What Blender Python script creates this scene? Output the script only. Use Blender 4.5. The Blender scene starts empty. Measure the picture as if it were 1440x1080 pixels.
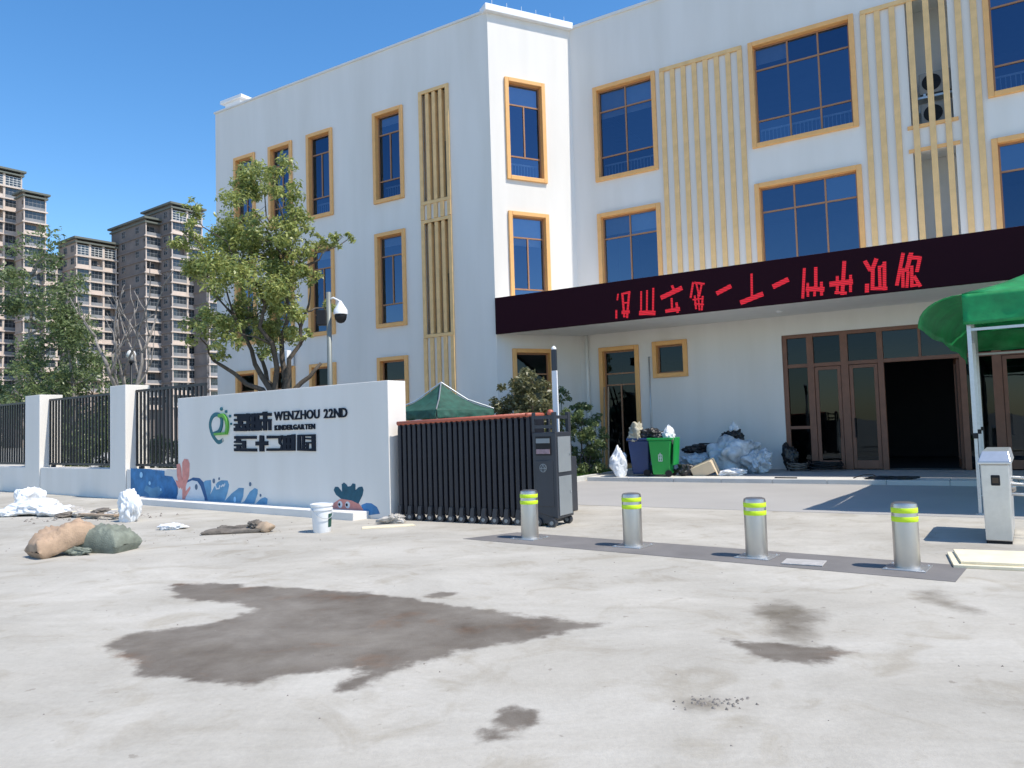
import bpy, math, random
import numpy as np
from mathutils import Vector, Matrix, noise
R = math.radians
random.seed(7)
RNG = np.random.default_rng(11)
SC = bpy.context.scene
COL = SC.collection

# ------------------------------------------------------------------ camera
CAM_H, FPX = 1.5, 1080.0
PITCH, ROLL = R(3.18), R(1.72)
cam_d = bpy.data.cameras.new('camera')
cam = bpy.data.objects.new('camera', cam_d); COL.objects.link(cam)
cam_d.sensor_width = 36.0; cam_d.lens = 36.0 * FPX / 1440.0
cam_d.clip_start = 0.1; cam_d.clip_end = 3000
fw = Vector((0, math.cos(PITCH), math.sin(PITCH)))
r0 = Vector((1, 0, 0)); u0 = r0.cross(fw)
rt = r0 * math.cos(ROLL) - u0 * math.sin(ROLL); up = r0 * math.sin(ROLL) + u0 * math.cos(ROLL)
cam.matrix_world = Matrix(((rt.x, up.x, -fw.x, 0), (rt.y, up.y, -fw.y, 0), (rt.z, up.z, -fw.z, CAM_H), (0, 0, 0, 1)))
SC.camera = cam

# ------------------------------------------------------------------ sky and sun
SUN_EL, SUN_H = R(58), Vector((0.858, -0.513, 0)).normalized()
sunv = SUN_H * math.cos(SUN_EL) + Vector((0, 0, math.sin(SUN_EL)))
wd = bpy.data.worlds.new('World'); SC.world = wd; wd.use_nodes = True
nt = wd.node_tree; nt.nodes.clear()
sky = nt.nodes.new('ShaderNodeTexSky'); sky.sky_type = 'NISHITA'; sky.sun_disc = False
sky.sun_elevation = SUN_EL; sky.sun_rotation = math.atan2(SUN_H.x, SUN_H.y)
sky.air_density = 1.0; sky.dust_density = 0.3; sky.ozone_density = 2.0; sky.altitude = 0
bg = nt.nodes.new('ShaderNodeBackground'); bg.inputs[1].default_value = 0.15
wo = nt.nodes.new('ShaderNodeOutputWorld')
hs_ = nt.nodes.new('ShaderNodeHueSaturation'); hs_.inputs['Saturation'].default_value = 1.29
nt.links.new(sky.outputs[0], hs_.inputs['Color']); nt.links.new(hs_.outputs[0], bg.inputs[0]); nt.links.new(bg.outputs[0], wo.inputs[0])
sl = bpy.data.lights.new('sun', 'SUN'); sl.energy = 3.7; sl.angle = R(0.53); sl.color = (1.0, 0.93, 0.82)
so = bpy.data.objects.new('sun', sl); COL.objects.link(so)
so.rotation_euler = (-sunv).to_track_quat('-Z', 'Y').to_euler(); so.location = (20, -10, 40)
vs = SC.view_settings; vs.view_transform = 'Standard'; vs.look = 'None'; vs.exposure = 0.55; vs.gamma = 1.0
vs.use_curve_mapping = False
SC.cycles.max_bounces = 8; SC.cycles.transparent_max_bounces = 16; SC.cycles.use_denoising = True
SC.cycles.sample_clamp_indirect = 6.0

# ------------------------------------------------------------------ helpers
class MB:
    def __init__(s): s.v = []; s.f = []; s.m = []; s.cm = 0
    def add(s, vs_, fs):
        o = len(s.v); s.v += [tuple(p) for p in vs_]
        for q in fs: s.f.append([o + i for i in q]); s.m.append(s.cm)
        return s
    def box(s, x0, y0, z0, x1, y1, z1, M=None):
        x0, x1 = sorted((x0, x1)); y0, y1 = sorted((y0, y1)); z0, z1 = sorted((z0, z1))
        p = [(x0,y0,z0),(x1,y0,z0),(x1,y1,z0),(x0,y1,z0),(x0,y0,z1),(x1,y0,z1),(x1,y1,z1),(x0,y1,z1)]
        if M is not None: p = [tuple(M @ Vector(q)) for q in p]
        return s.add(p, [(0,3,2,1),(4,5,6,7),(0,1,5,4),(1,2,6,5),(2,3,7,6),(3,0,4,7)])
    def hexa(s, p): return s.add(p, [(0,3,2,1),(4,5,6,7),(0,1,5,4),(1,2,6,5),(2,3,7,6),(3,0,4,7)])
    def prism(s, poly, y0, y1):            # polygon in XZ, extruded along Y
        n = len(poly); a = sum(poly[i][0]*poly[(i+1)%n][1]-poly[(i+1)%n][0]*poly[i][1] for i in range(n))
        if a < 0: poly = poly[::-1]
        vs_ = [(x, y0, z) for x, z in poly] + [(x, y1, z) for x, z in poly]
        return s.add(vs_, [list(range(n)), list(range(2*n-1, n-1, -1))] + [(i, i+n, (i+1)%n+n, (i+1)%n) for i in range(n)])
    def slab(s, poly, z0, z1):             # polygon in XY, extruded along Z
        n = len(poly); a = sum(poly[i][0]*poly[(i+1)%n][1]-poly[(i+1)%n][0]*poly[i][1] for i in range(n))
        if a < 0: poly = poly[::-1]
        vs_ = [(x, y, z0) for x, y in poly] + [(x, y, z1) for x, y in poly]
        return s.add(vs_, [list(range(n-1, -1, -1)), list(range(n, 2*n))] + [(i, (i+1)%n, (i+1)%n+n, i+n) for i in range(n)])
    def tube(s, pts, rad, n=8, caps=True):
        pts = [Vector(p) for p in pts]
        if not hasattr(rad, '__len__'): rad = [rad]*len(pts)
        o = len(s.v); ref = None
        for i, p in enumerate(pts):
            t = (pts[min(i+1, len(pts)-1)] - pts[max(i-1, 0)]).normalized()
            if ref is None: ref = Vector((1,0,0)) if abs(t.x) < .8 else Vector((0,1,0))
            a = (ref - t*ref.dot(t)).normalized(); b = t.cross(a); ref = a
            for k in range(n):
                th = 2*math.pi*k/n
                s.v.append(tuple(p + (a*math.cos(th) + b*math.sin(th))*rad[i]))
        for i in range(len(pts)-1):
            for k in range(n):
                s.f.append([o+i*n+k, o+i*n+(k+1)%n, o+(i+1)*n+(k+1)%n, o+(i+1)*n+k]); s.m.append(s.cm)
        if caps:
            s.f.append([o+k for k in range(n-1,-1,-1)]); s.m.append(s.cm)
            s.f.append([o+(len(pts)-1)*n+k for k in range(n)]); s.m.append(s.cm)
        return s
    def lathe(s, prof, n=24, c=(0,0,0)):   # profile (r, z)
        o = len(s.v)
        for r, z in prof:
            for k in range(n):
                th = 2*math.pi*k/n; s.v.append((c[0]+r*math.cos(th), c[1]+r*math.sin(th), c[2]+z))
        for i in range(len(prof)-1):
            for k in range(n):
                s.f.append([o+i*n+k, o+i*n+(k+1)%n, o+(i+1)*n+(k+1)%n, o+(i+1)*n+k]); s.m.append(s.cm)
        s.f.append([o+k for k in range(n-1,-1,-1)]); s.m.append(s.cm)
        s.f.append([o+(len(prof)-1)*n+k for k in range(n)]); s.m.append(s.cm)
        return s
    def ribbon(s, pts, w, y0, y1):         # stroked path in XZ
        for i in range(len(pts)-1):
            (ax, az), (bx, bz) = pts[i], pts[i+1]
            d = Vector((bx-ax, bz-az)); L = d.length; d = d/L; nrm = Vector((-d.y, d.x))*w/2; e = d*w*.22
            s.prism([(ax-e.x+nrm.x, az-e.y+nrm.y), (bx+e.x+nrm.x, bz+e.y+nrm.y), (bx+e.x-nrm.x, bz+e.y-nrm.y), (ax-e.x-nrm.x, az-e.y-nrm.y)], y0+i*.0005, y1)
        return s
    def disc(s, c, r, y0, y1, n=16, sz=1.0):
        return s.prism([(c[0]+r*math.cos(2*math.pi*k/n), c[1]+sz*r*math.sin(2*math.pi*k/n)) for k in range(n)], y0, y1)
    def mesh(s, name, mats, smooth=False):
        me = bpy.data.meshes.new(name); me.from_pydata(s.v, [], s.f)
        for m in (mats if isinstance(mats, (list, tuple)) else [mats]): me.materials.append(m)
        if isinstance(mats, (list, tuple)): me.polygons.foreach_set('material_index', s.m)
        if smooth: me.polygons.foreach_set('use_smooth', [True]*len(me.polygons))
        me.update(); return me
    def build(s, name, mats, parent=None, loc=None, rot=None, smooth=False, bevel=0, auto=None):
        return place(name, s.mesh(name, mats, smooth or auto is not None), parent, loc, rot, bevel, auto)

def place(name, me, parent=None, loc=None, rot=None, bevel=0, auto=None):
    o = bpy.data.objects.new(name, me); COL.objects.link(o)
    if parent is not None: o.parent = parent
    if loc is not None: o.location = loc
    if rot is not None: o.rotation_euler = rot if hasattr(rot, '__len__') else (0, 0, rot)
    if bevel:
        b = o.modifiers.new('bevel', 'BEVEL'); b.width = bevel; b.segments = 2; b.limit_method = 'ANGLE'; b.angle_limit = R(40)
    if auto is not None and me is not None:
        es = me.edges
        try: me.set_sharp_from_angle(angle=R(auto))
        except Exception: pass
    return o

def tag(o, label=None, cat=None, group=None, kind=None):
    if label: o['label'] = label
    if cat: o['category'] = cat
    if group: o['group'] = group
    if kind: o['kind'] = kind
    return o

def thing(name, label, cat, loc=(0,0,0), rot=0, group=None):
    o = bpy.data.objects.new(name, None); COL.objects.link(o); o.empty_display_size = .2
    o.location = loc; o.rotation_euler = (0, 0, rot)
    return tag(o, label, cat, group)

def copy_tree(o, parent=None):
    c = o.copy(); COL.objects.link(c); c.parent = parent
    for ch in list(o.children): copy_tree(ch, c)
    return c

# ------------------------------------------------------------------ materials
def mat(name, col, rough=.6, metal=0., var=.08, scale=3., bump=0., bscale=40., spec=.5, emit=None, estr=0., col2=None, trans=0., detail=6.):
    m = bpy.data.materials.new(name); m.use_nodes = True; n = m.node_tree.nodes; l = m.node_tree.links
    p = n['Principled BSDF']; p.inputs['Roughness'].default_value = rough; p.inputs['Metallic'].default_value = metal
    p.inputs['Specular IOR Level'].default_value = spec
    c = (*col, 1)
    tc = n.new('ShaderNodeTexCoord')
    if var or col2:
        nz = n.new('ShaderNodeTexNoise'); nz.inputs['Scale'].default_value = scale; nz.inputs['Detail'].default_value = detail
        nz.inputs['Roughness'].default_value = .6
        l.new(tc.outputs['Object'], nz.inputs['Vector'])
        rp = n.new('ShaderNodeValToRGB')
        a = tuple(max(0, x*(1-var)) for x in col); b = col2 if col2 else tuple(min(1, x*(1+var)) for x in col)
        rp.color_ramp.elements[0].color = (*a, 1); rp.color_ramp.elements[1].color = (*b, 1)
        rp.color_ramp.elements[0].position = .32; rp.color_ramp.elements[1].position = .68
        l.new(nz.outputs['Fac'], rp.inputs['Fac']); l.new(rp.outputs['Color'], p.inputs['Base Color'])
    else: p.inputs['Base Color'].default_value = c
    if bump:
        nb = n.new('ShaderNodeTexNoise'); nb.inputs['Scale'].default_value = bscale; nb.inputs['Detail'].default_value = 5
        l.new(tc.outputs['Object'], nb.inputs['Vector'])
        bp = n.new('ShaderNodeBump'); bp.inputs['Strength'].default_value = bump; bp.inputs['Distance'].default_value = .02
        l.new(nb.outputs['Fac'], bp.inputs['Height']); l.new(bp.outputs['Normal'], p.inputs['Normal'])
    if emit:
        p.inputs['Emission Color'].default_value = (*emit, 1); p.inputs['Emission Strength'].default_value = estr
    if trans: p.inputs['Transmission Weight'].default_value = trans
    return m

def glass_mat(name, refl, tint, base=.1, rough=.015):
    m = bpy.data.materials.new(name); m.use_nodes = True; n = m.node_tree.nodes; l = m.node_tree.links; n.clear()
    o = n.new('ShaderNodeOutputMaterial'); mx = n.new('ShaderNodeMixShader')
    g = n.new('ShaderNodeBsdfGlossy'); g.inputs['Color'].default_value = (*refl, 1); g.inputs['Roughness'].default_value = rough
    t = n.new('ShaderNodeBsdfTransparent'); t.inputs['Color'].default_value = (*tint, 1)
    lw = n.new('ShaderNodeLayerWeight'); lw.inputs['Blend'].default_value = .25
    ma = n.new('ShaderNodeMath'); ma.operation = 'MULTIPLY_ADD'; ma.inputs[1].default_value = .6; ma.inputs[2].default_value = base
    ma.use_clamp = True
    l.new(lw.outputs['Fresnel'], ma.inputs[0]); l.new(ma.outputs[0], mx.inputs['Fac'])
    nz = n.new('ShaderNodeTexNoise'); nz.inputs['Scale'].default_value = 1.3; tc = n.new('ShaderNodeTexCoord')
    l.new(tc.outputs['Object'], nz.inputs['Vector'])
    bp = n.new('ShaderNodeBump'); bp.inputs['Strength'].default_value = .03; bp.inputs['Distance'].default_value = .05
    l.new(nz.outputs['Fac'], bp.inputs['Height']); l.new(bp.outputs['Normal'], g.inputs['Normal'])
    oi = n.new('ShaderNodeObjectInfo'); hv = n.new('ShaderNodeHueSaturation'); hv.inputs['Color'].default_value = (*refl, 1)
    v1 = n.new('ShaderNodeMapRange'); v1.inputs['To Min'].default_value = .62; v1.inputs['To Max'].default_value = 1.25; l.new(oi.outputs['Random'], v1.inputs['Value']); l.new(v1.outputs[0], hv.inputs['Value'])
    v2 = n.new('ShaderNodeMapRange'); v2.inputs['To Min'].default_value = 1.05; v2.inputs['To Max'].default_value = .75; l.new(oi.outputs['Random'], v2.inputs['Value']); l.new(v2.outputs[0], hv.inputs['Saturation'])
    l.new(hv.outputs['Color'], g.inputs['Color'])
    l.new(t.outputs[0], mx.inputs[1]); l.new(g.outputs[0], mx.inputs[2]); l.new(mx.outputs[0], o.inputs[0])
    return m

def leaf_mat(name, c1, c2, trans=.35):
    m = bpy.data.materials.new(name); m.use_nodes = True; n = m.node_tree.nodes; l = m.node_tree.links; n.clear()
    o = n.new('ShaderNodeOutputMaterial'); mx = n.new('ShaderNodeMixShader'); mx.inputs['Fac'].default_value = trans
    p = n.new('ShaderNodeBsdfPrincipled'); p.inputs['Roughness'].default_value = .42
    t = n.new('ShaderNodeBsdfTranslucent')
    at = n.new('ShaderNodeAttribute'); at.attribute_name = 'tone'
    rp = n.new('ShaderNodeValToRGB'); rp.color_ramp.elements[0].color = (*c1, 1); rp.color_ramp.elements[1].color = (*c2, 1)
    l.new(at.outputs['Fac'], rp.inputs['Fac']); l.new(rp.outputs['Color'], p.inputs['Base Color'])
    hs = n.new('ShaderNodeHueSaturation'); hs.inputs['Hue'].default_value = .485; hs.inputs['Value'].default_value = 1.3
    l.new(rp.outputs['Color'], hs.inputs['Color']); l.new(hs.outputs['Color'], t.inputs['Color'])
    l.new(p.outputs[0], mx.inputs[1]); l.new(t.outputs[0], mx.inputs[2]); l.new(mx.outputs[0], o.inputs[0])
    return m

def plaster_mat(name, col):
    m = mat(name, col, .85, var=0, bump=.12, bscale=60)
    n = m.node_tree.nodes; l = m.node_tree.links; p = n['Principled BSDF']
    tc = n.new('ShaderNodeTexCoord'); mp = n.new('ShaderNodeMapping'); mp.inputs['Scale'].default_value = (1.4, 1.4, .22)
    nz = n.new('ShaderNodeTexNoise'); nz.inputs['Scale'].default_value = 1.0; nz.inputs['Detail'].default_value = 8
    l.new(tc.outputs['Object'], mp.inputs['Vector']); l.new(mp.outputs[0], nz.inputs['Vector'])
    rp = n.new('ShaderNodeValToRGB'); rp.color_ramp.elements[0].position = .3; rp.color_ramp.elements[1].position = .62
    rp.color_ramp.elements[0].color = tuple(c*k for c, k in zip(col, (.925, .92, .905))) + (1,); rp.color_ramp.elements[1].color = (*col, 1)
    l.new(nz.outputs['Fac'], rp.inputs['Fac']); l.new(rp.outputs['Color'], p.inputs['Base Color'])
    return m

def concrete_mat():
    m = bpy.data.materials.new('concrete_yard'); m.use_nodes = True; n = m.node_tree.nodes; l = m.node_tree.links
    p = n['Principled BSDF']; tc = n.new('ShaderNodeTexCoord')
    def nz(scale, det=8, rough=.6, vec=None, dist=0):
        a = n.new('ShaderNodeTexNoise'); a.inputs['Scale'].default_value = scale; a.inputs['Detail'].default_value = det
        a.inputs['Roughness'].default_value = rough; a.inputs['Distortion'].default_value = dist
        l.new(vec or tc.outputs['Object'], a.inputs['Vector']); return a
    def ramp(src, p0, p1, c0, c1):
        r = n.new('ShaderNodeValToRGB'); e = r.color_ramp.elements; e[0].position = p0; e[1].position = p1
        e[0].color = (*c0, 1); e[1].color = (*c1, 1); l.new(src, r.inputs['Fac']); return r.outputs['Color']
    def mix(fac, a, b, mode='MIX'):
        x = n.new('ShaderNodeMix'); x.data_type = 'RGBA'; x.blend_type = mode
        if isinstance(fac, float): x.inputs['Factor'].default_value = fac
        else: l.new(fac, x.inputs['Factor'])
        l.new(a, x.inputs[6]); l.new(b, x.inputs[7]); return x.outputs[2]
    base = ramp(nz(.42, 10, .68, dist=.5).outputs['Fac'], .3, .72, (.37,.347,.303), (.55,.52,.465))
    mp = n.new('ShaderNodeMapping'); mp.inputs['Rotation'].default_value = (0, 0, R(35)); mp.inputs['Scale'].default_value = (.55, 1.5, 1)
    l.new(tc.outputs['Object'], mp.inputs['Vector'])
    streak = ramp(nz(.9, 9, .7, mp.outputs[0], .8).outputs['Fac'], .34, .60, (.86,.845,.82), (1.0,1.0,1.0))
    c = mix(.85, base, streak, 'MULTIPLY')
    fine = ramp(nz(26, 6, .75).outputs['Fac'], .3, .7, (.86,.86,.86), (1.04,1.04,1.03))
    c = mix(.8, c, fine, 'MULTIPLY')
    blot = ramp(nz(1.7, 6, .6, dist=1.2).outputs['Fac'], .30, .47, (.72,.68,.61), (1,1,1))
    c = mix(.6, c, blot, 'MULTIPLY')
    spots = ramp(nz(9, 3, .5).outputs['Fac'], .27, .31, (.62,.6,.58), (1,1,1))
    c = mix(.7, c, spots, 'MULTIPLY')
    # damp patches (attribute holds signed distance to each patch outline, metres)
    def damp(attr, width, rag, scale=2.6):
        at = n.new('ShaderNodeAttribute'); at.attribute_name = attr
        nn = nz(scale, 8, .62)
        a = n.new('ShaderNodeMath'); a.operation = 'MULTIPLY_ADD'; a.inputs[1].default_value = rag; a.inputs[2].default_value = -rag*.5
        l.new(nn.outputs['Fac'], a.inputs[0])
        b = n.new('ShaderNodeMath'); b.operation = 'ADD'; l.new(at.outputs['Fac'], b.inputs[0]); l.new(a.outputs[0], b.inputs[1])
        r = n.new('ShaderNodeMapRange'); r.interpolation_type = 'SMOOTHSTEP'; r.inputs['From Min'].default_value = width; r.inputs['From Max'].default_value = -width
        l.new(b.outputs[0], r.inputs['Value']); return r.outputs[0]
    wet0 = damp('wet', .055, .40, 4.0); soft = damp('soft', .13, .5, 3.2)
    va = n.new('ShaderNodeMapRange'); va.inputs['From Min'].default_value = .30; va.inputs['From Max'].default_value = .62; va.inputs['To Min'].default_value = .62; va.inputs['To Max'].default_value = .97
    l.new(nz(.8, 10, .7, dist=.15).outputs['Fac'], va.inputs['Value'])
    wm = n.new('ShaderNodeMath'); wm.operation = 'MULTIPLY'; l.new(wet0, wm.inputs[0]); l.new(va.outputs[0], wm.inputs[1]); wet = wm.outputs[0]
    wetcol = ramp(nz(1.0, 10, .7).outputs['Fac'], .35, .68, (.085,.066,.050), (.155,.132,.108))
    softcol = mix(1.0, c, ramp(nz(2, 5).outputs['Fac'], .3, .7, (.34,.31,.28), (.60,.58,.55)), 'MULTIPLY')
    c = mix(soft, c, softcol); c = mix(wet, c, wetcol)
    rust = ramp(nz(1.6, 8, .65, dist=.2).outputs['Fac'], .56, .72, (0,0,0), (1,1,1))
    rb = n.new('ShaderNodeMix'); rb.data_type = 'RGBA'; rb.blend_type = 'MULTIPLY'; rb.inputs[7].default_value = (1.18, .93, .78, 1)
    rm = n.new('ShaderNodeMath'); rm.operation = 'MULTIPLY'; l.new(rust, rm.inputs[0]); l.new(wet, rm.inputs[1])
    l.new(rm.outputs[0], rb.inputs['Factor']); l.new(c, rb.inputs[6]); c = rb.outputs[2]
    l.new(c, p.inputs['Base Color'])
    rr = n.new('ShaderNodeMapRange'); rr.inputs['To Min'].default_value = .9; rr.inputs['To Max'].default_value = .72
    l.new(wet, rr.inputs['Value']); l.new(rr.outputs[0], p.inputs['Roughness'])
    p.inputs['Specular IOR Level'].default_value = .22
    bp = n.new('ShaderNodeBump'); bp.inputs['Strength'].default_value = .35; bp.inputs['Distance'].default_value = .01
    l.new(nz(55, 6, .7).outputs['Fac'], bp.inputs['Height']); l.new(bp.outputs['Normal'], p.inputs['Normal'])
    return m

M = {}
M['concrete'] = concrete_mat()
M['plaster'] = plaster_mat('white_plaster', (.745, .712, .668))
M['sign_plaster'] = plaster_mat('white_wall_paint', (.775, .74, .69))
M['soffit'] = mat('soffit_paint', (.74, .73, .70), .85, var=.03)
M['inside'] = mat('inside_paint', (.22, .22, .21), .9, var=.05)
M['inside_dark'] = mat('lobby_shade_tone', (.03, .03, .033), .9, var=.05)  # near-black colour carries the darkness of the unlit lobby
M['inside_floor'] = mat('inside_floor', (.15, .14, .13), .6, var=.05)
M['orange'] = mat('orange_window_surround', (.78, .42, .15), .55, var=.06, scale=6)
M['sash'] = mat('brown_sash', (.33, .17, .09), .5, var=.05)
M['slat'] = mat('tan_slat', (.76, .49, .22), .6, var=.10, scale=4)
M['recess'] = mat('slat_recess', (.60, .44, .27), .8, var=.06)
M['glass'] = glass_mat('blue_coated_glass', (.36, .56, .90), (.34, .41, .48), .22)
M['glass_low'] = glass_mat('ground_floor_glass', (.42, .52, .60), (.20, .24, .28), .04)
M['door_wood'] = mat('brown_door_frame', (.19, .085, .05), .5, var=.12, scale=5)
M['ac_grey'] = mat('aged_ac_casing', (.34, .34, .33), .6, var=.1)
M['curtain'] = mat('pale_roller_blind', (.62, .61, .58), .9, var=.05, scale=6)
M['white_metal'] = mat('white_metal', (.78, .78, .78), .4, var=.03)
M['steel'] = mat('brushed_steel', (.52, .49, .465), .36, 1.0, var=.025, scale=8)
M['steel_light'] = mat('pale_steel', (.66, .66, .65), .38, .85, var=.05, scale=12)
M['galv'] = mat('galvanised_tube', (.55, .58, .60), .4, .8, var=.06, scale=20)
M['hivis'] = mat('reflective_yellow', (.62, .85, .02), .45, var=.05, scale=30)
M['black'] = mat('black_plastic', (.012, .012, .014), .5, var=.1, spec=.3)
M['gate'] = mat('gate_charcoal', (.022, .024, .034), .38, .3, var=.12, scale=8)
M['gate_head'] = mat('gate_head_charcoal', (.045, .05, .062), .4, .3, var=.08)
M['gate_panel'] = mat('gate_grey_panel', (.24, .26, .27), .5, .1, var=.05)
M['gate_orange'] = mat('gate_orange_cap', (.40, .10, .06), .5, var=.06)
M['led_face'] = mat('led_panel', (.022, .003, .008), .7, var=.3, scale=60, spec=.12)
M['fence'] = mat('fence_charcoal', (.022, .025, .03), .5, .3, var=.1)
M['ink'] = mat('sign_letter_navy', (.012, .017, .028), .7, var=.1, spec=.15)
M['teal'] = mat('logo_teal', (.01, .13, .17), .6, var=.05)
M['logo_green'] = mat('logo_green', (.10, .36, .04), .5, var=.05)
M['m_blue'] = mat('mural_blue', (.05, .19, .40), .8, var=.3, scale=4)
M['m_blue2'] = mat('mural_pale_blue', (.12, .29, .46), .8, var=.2, scale=3)
M['m_rim'] = mat('mural_dark_blue', (.03, .10, .24), .8, var=.1)
M['m_pink'] = mat('mural_coral_pink', (.66, .27, .23), .8, var=.15, scale=8)
M['m_white'] = mat('mural_white', (.66, .68, .70), .8, var=.06)
M['m_spot'] = mat('mural_spot', (.10, .15, .22), .8, var=.1)
M['m_body'] = mat('mural_salmon', (.62, .25, .21), .8, var=.1, scale=8)
M['m_leaf'] = mat('mural_deep_teal', (.015, .085, .13), .8, var=.2, scale=12)
M['m_sky'] = mat('mural_sky_dot', (.35, .62, .85), .8, var=.05)
M['tent'] = mat('tent_green_cloth', (.003, .23, .06), .5, var=.3, scale=3, bump=.45, bscale=5)
M['tent_old'] = mat('faded_green_cloth', (.016, .075, .055), .7, var=.35, scale=5, bump=.2, bscale=8)
M['tan_sack'] = mat('tan_woven_sack', (.40, .28, .19), .8, var=.2, scale=7, bump=.5, bscale=70)
M['green_sack'] = mat('grey_green_sack', (.185, .205, .165), .8, var=.3, scale=6, bump=.5, bscale=70)
M['white_bag'] = mat('white_plastic_bag', (.72, .73, .74), .45, var=.1, scale=9, bump=.4, bscale=25)
M['clear_bag'] = mat('grey_plastic_sheet', (.50, .54, .57), .35, var=.25, scale=5, bump=.5, bscale=14)
M['black_bag'] = mat('black_rubbish_bag', (.015, .015, .017), .35, var=.2, bump=.4, bscale=30)
M['bin_green'] = mat('green_bin_plastic', (.01, .30, .05), .4, var=.06)
M['bin_blue'] = mat('blue_bin_plastic', (.012, .04, .13), .4, var=.1)
M['cardboard'] = mat('cardboard', (.58, .47, .33), .8, var=.08)
M['wood_dark'] = mat('weathered_wood', (.15, .13, .11), .85, var=.3, scale=8, bump=.4)
M['wood_tan'] = mat('raw_timber', (.36, .27, .19), .8, var=.2, scale=8)
M['plywood'] = mat('pale_plywood', (.74, .66, .48), .7, var=.1, scale=5)
M['rubble'] = mat('pale_rubble', (.42, .40, .37), .9, var=.25, scale=9, bump=.5)
M['cloth_beige'] = mat('beige_cloth', (.42, .39, .30), .9, var=.2, scale=8, bump=.4, bscale=30)
M['bark'] = mat('tree_bark', (.085, .07, .055), .9, var=.3, scale=9, bump=.7, bscale=25)
M['bark_pale'] = mat('pale_dry_bark', (.24, .22, .20), .9, var=.25, scale=9, bump=.5, bscale=25)
M['leaf'] = leaf_mat('broad_leaf', (.10, .165, .04), (.48, .50, .17))  # pale end brighter than true foliage: sunlit gloss mixed into the colour
M['leaf_dark'] = leaf_mat('dark_leaf', (.05, .09, .035), (.24, .30, .12))
M['leaf_olive'] = leaf_mat('olive_leaf', (.05, .065, .03), (.26, .25, .12))
M['grass'] = leaf_mat('lawn_blade', (.05, .12, .02), (.17, .30, .06))
M['driveway'] = mat('driveway_grey', (.36, .345, .325), .8, var=.06, scale=.6, bump=.2, bscale=60, detail=10)
M['strip'] = mat('bollard_strip_dark', (.165, .155, .15), .85, var=.14, scale=2.0, bump=.3, bscale=70, detail=10)
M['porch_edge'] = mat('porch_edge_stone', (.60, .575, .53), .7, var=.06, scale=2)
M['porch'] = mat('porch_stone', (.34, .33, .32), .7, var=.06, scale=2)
M['kerb'] = mat('kerb_stone', (.55, .54, .51), .8, var=.1, scale=4)
M['soil'] = mat('bed_soil', (.09, .075, .05), .95, var=.3, scale=6)
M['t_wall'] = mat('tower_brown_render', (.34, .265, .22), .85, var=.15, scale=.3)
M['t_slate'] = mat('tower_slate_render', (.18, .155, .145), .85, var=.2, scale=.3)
M['t_pale'] = mat('tower_pale_stone', (.60, .50, .43), .85, var=.12, scale=.3)
M['t_grey'] = mat('tower_balcony_grey', (.22, .225, .235), .7, var=.2, scale=.5)
M['t_roof'] = mat('tower_roof_cap', (.13, .14, .12), .8, var=.1, scale=.5)
M['t_glass'] = mat('tower_glass', (.045, .055, .065), .12, var=.5, scale=.25, spec=.7)
M['t_dark'] = mat('tower_balcony_shade', (.05, .048, .045), .8, var=.2)
M['t_white'] = mat('tower_white_frame', (.62, .62, .6), .6, var=.05)
M['red_cloth'] = mat('red_cloth', (.65, .10, .04), .8, var=.1)
M['globe'] = mat('lamp_globe', (.8, .8, .78), .3, var=.02)
M['lid'] = mat('plate_pale', (.47, .45, .43), .6, .2, var=.15, scale=12, bump=.4, bscale=60)
def led_mat():
    m = bpy.data.materials.new('led_red'); m.use_nodes = True; n = m.node_tree.nodes; l = m.node_tree.links
    p = n['Principled BSDF']; p.inputs['Base Color'].default_value = (.05, .002, .004, 1)
    tc = n.new('ShaderNodeTexCoord'); w = n.new('ShaderNodeTexWave'); w.bands_direction = 'Z'; w.inputs['Scale'].default_value = 7.5
    l.new(tc.outputs['Object'], w.inputs['Vector'])
    r = n.new('ShaderNodeMapRange'); r.inputs['To Min'].default_value = .18; r.inputs['To Max'].default_value = .95
    l.new(w.outputs['Fac'], r.inputs['Value']); p.inputs['Emission Color'].default_value = (.66, .005, .018, 1)
    l.new(r.outputs[0], p.inputs['Emission Strength']); return m
M['led_red'] = led_mat()

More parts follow.
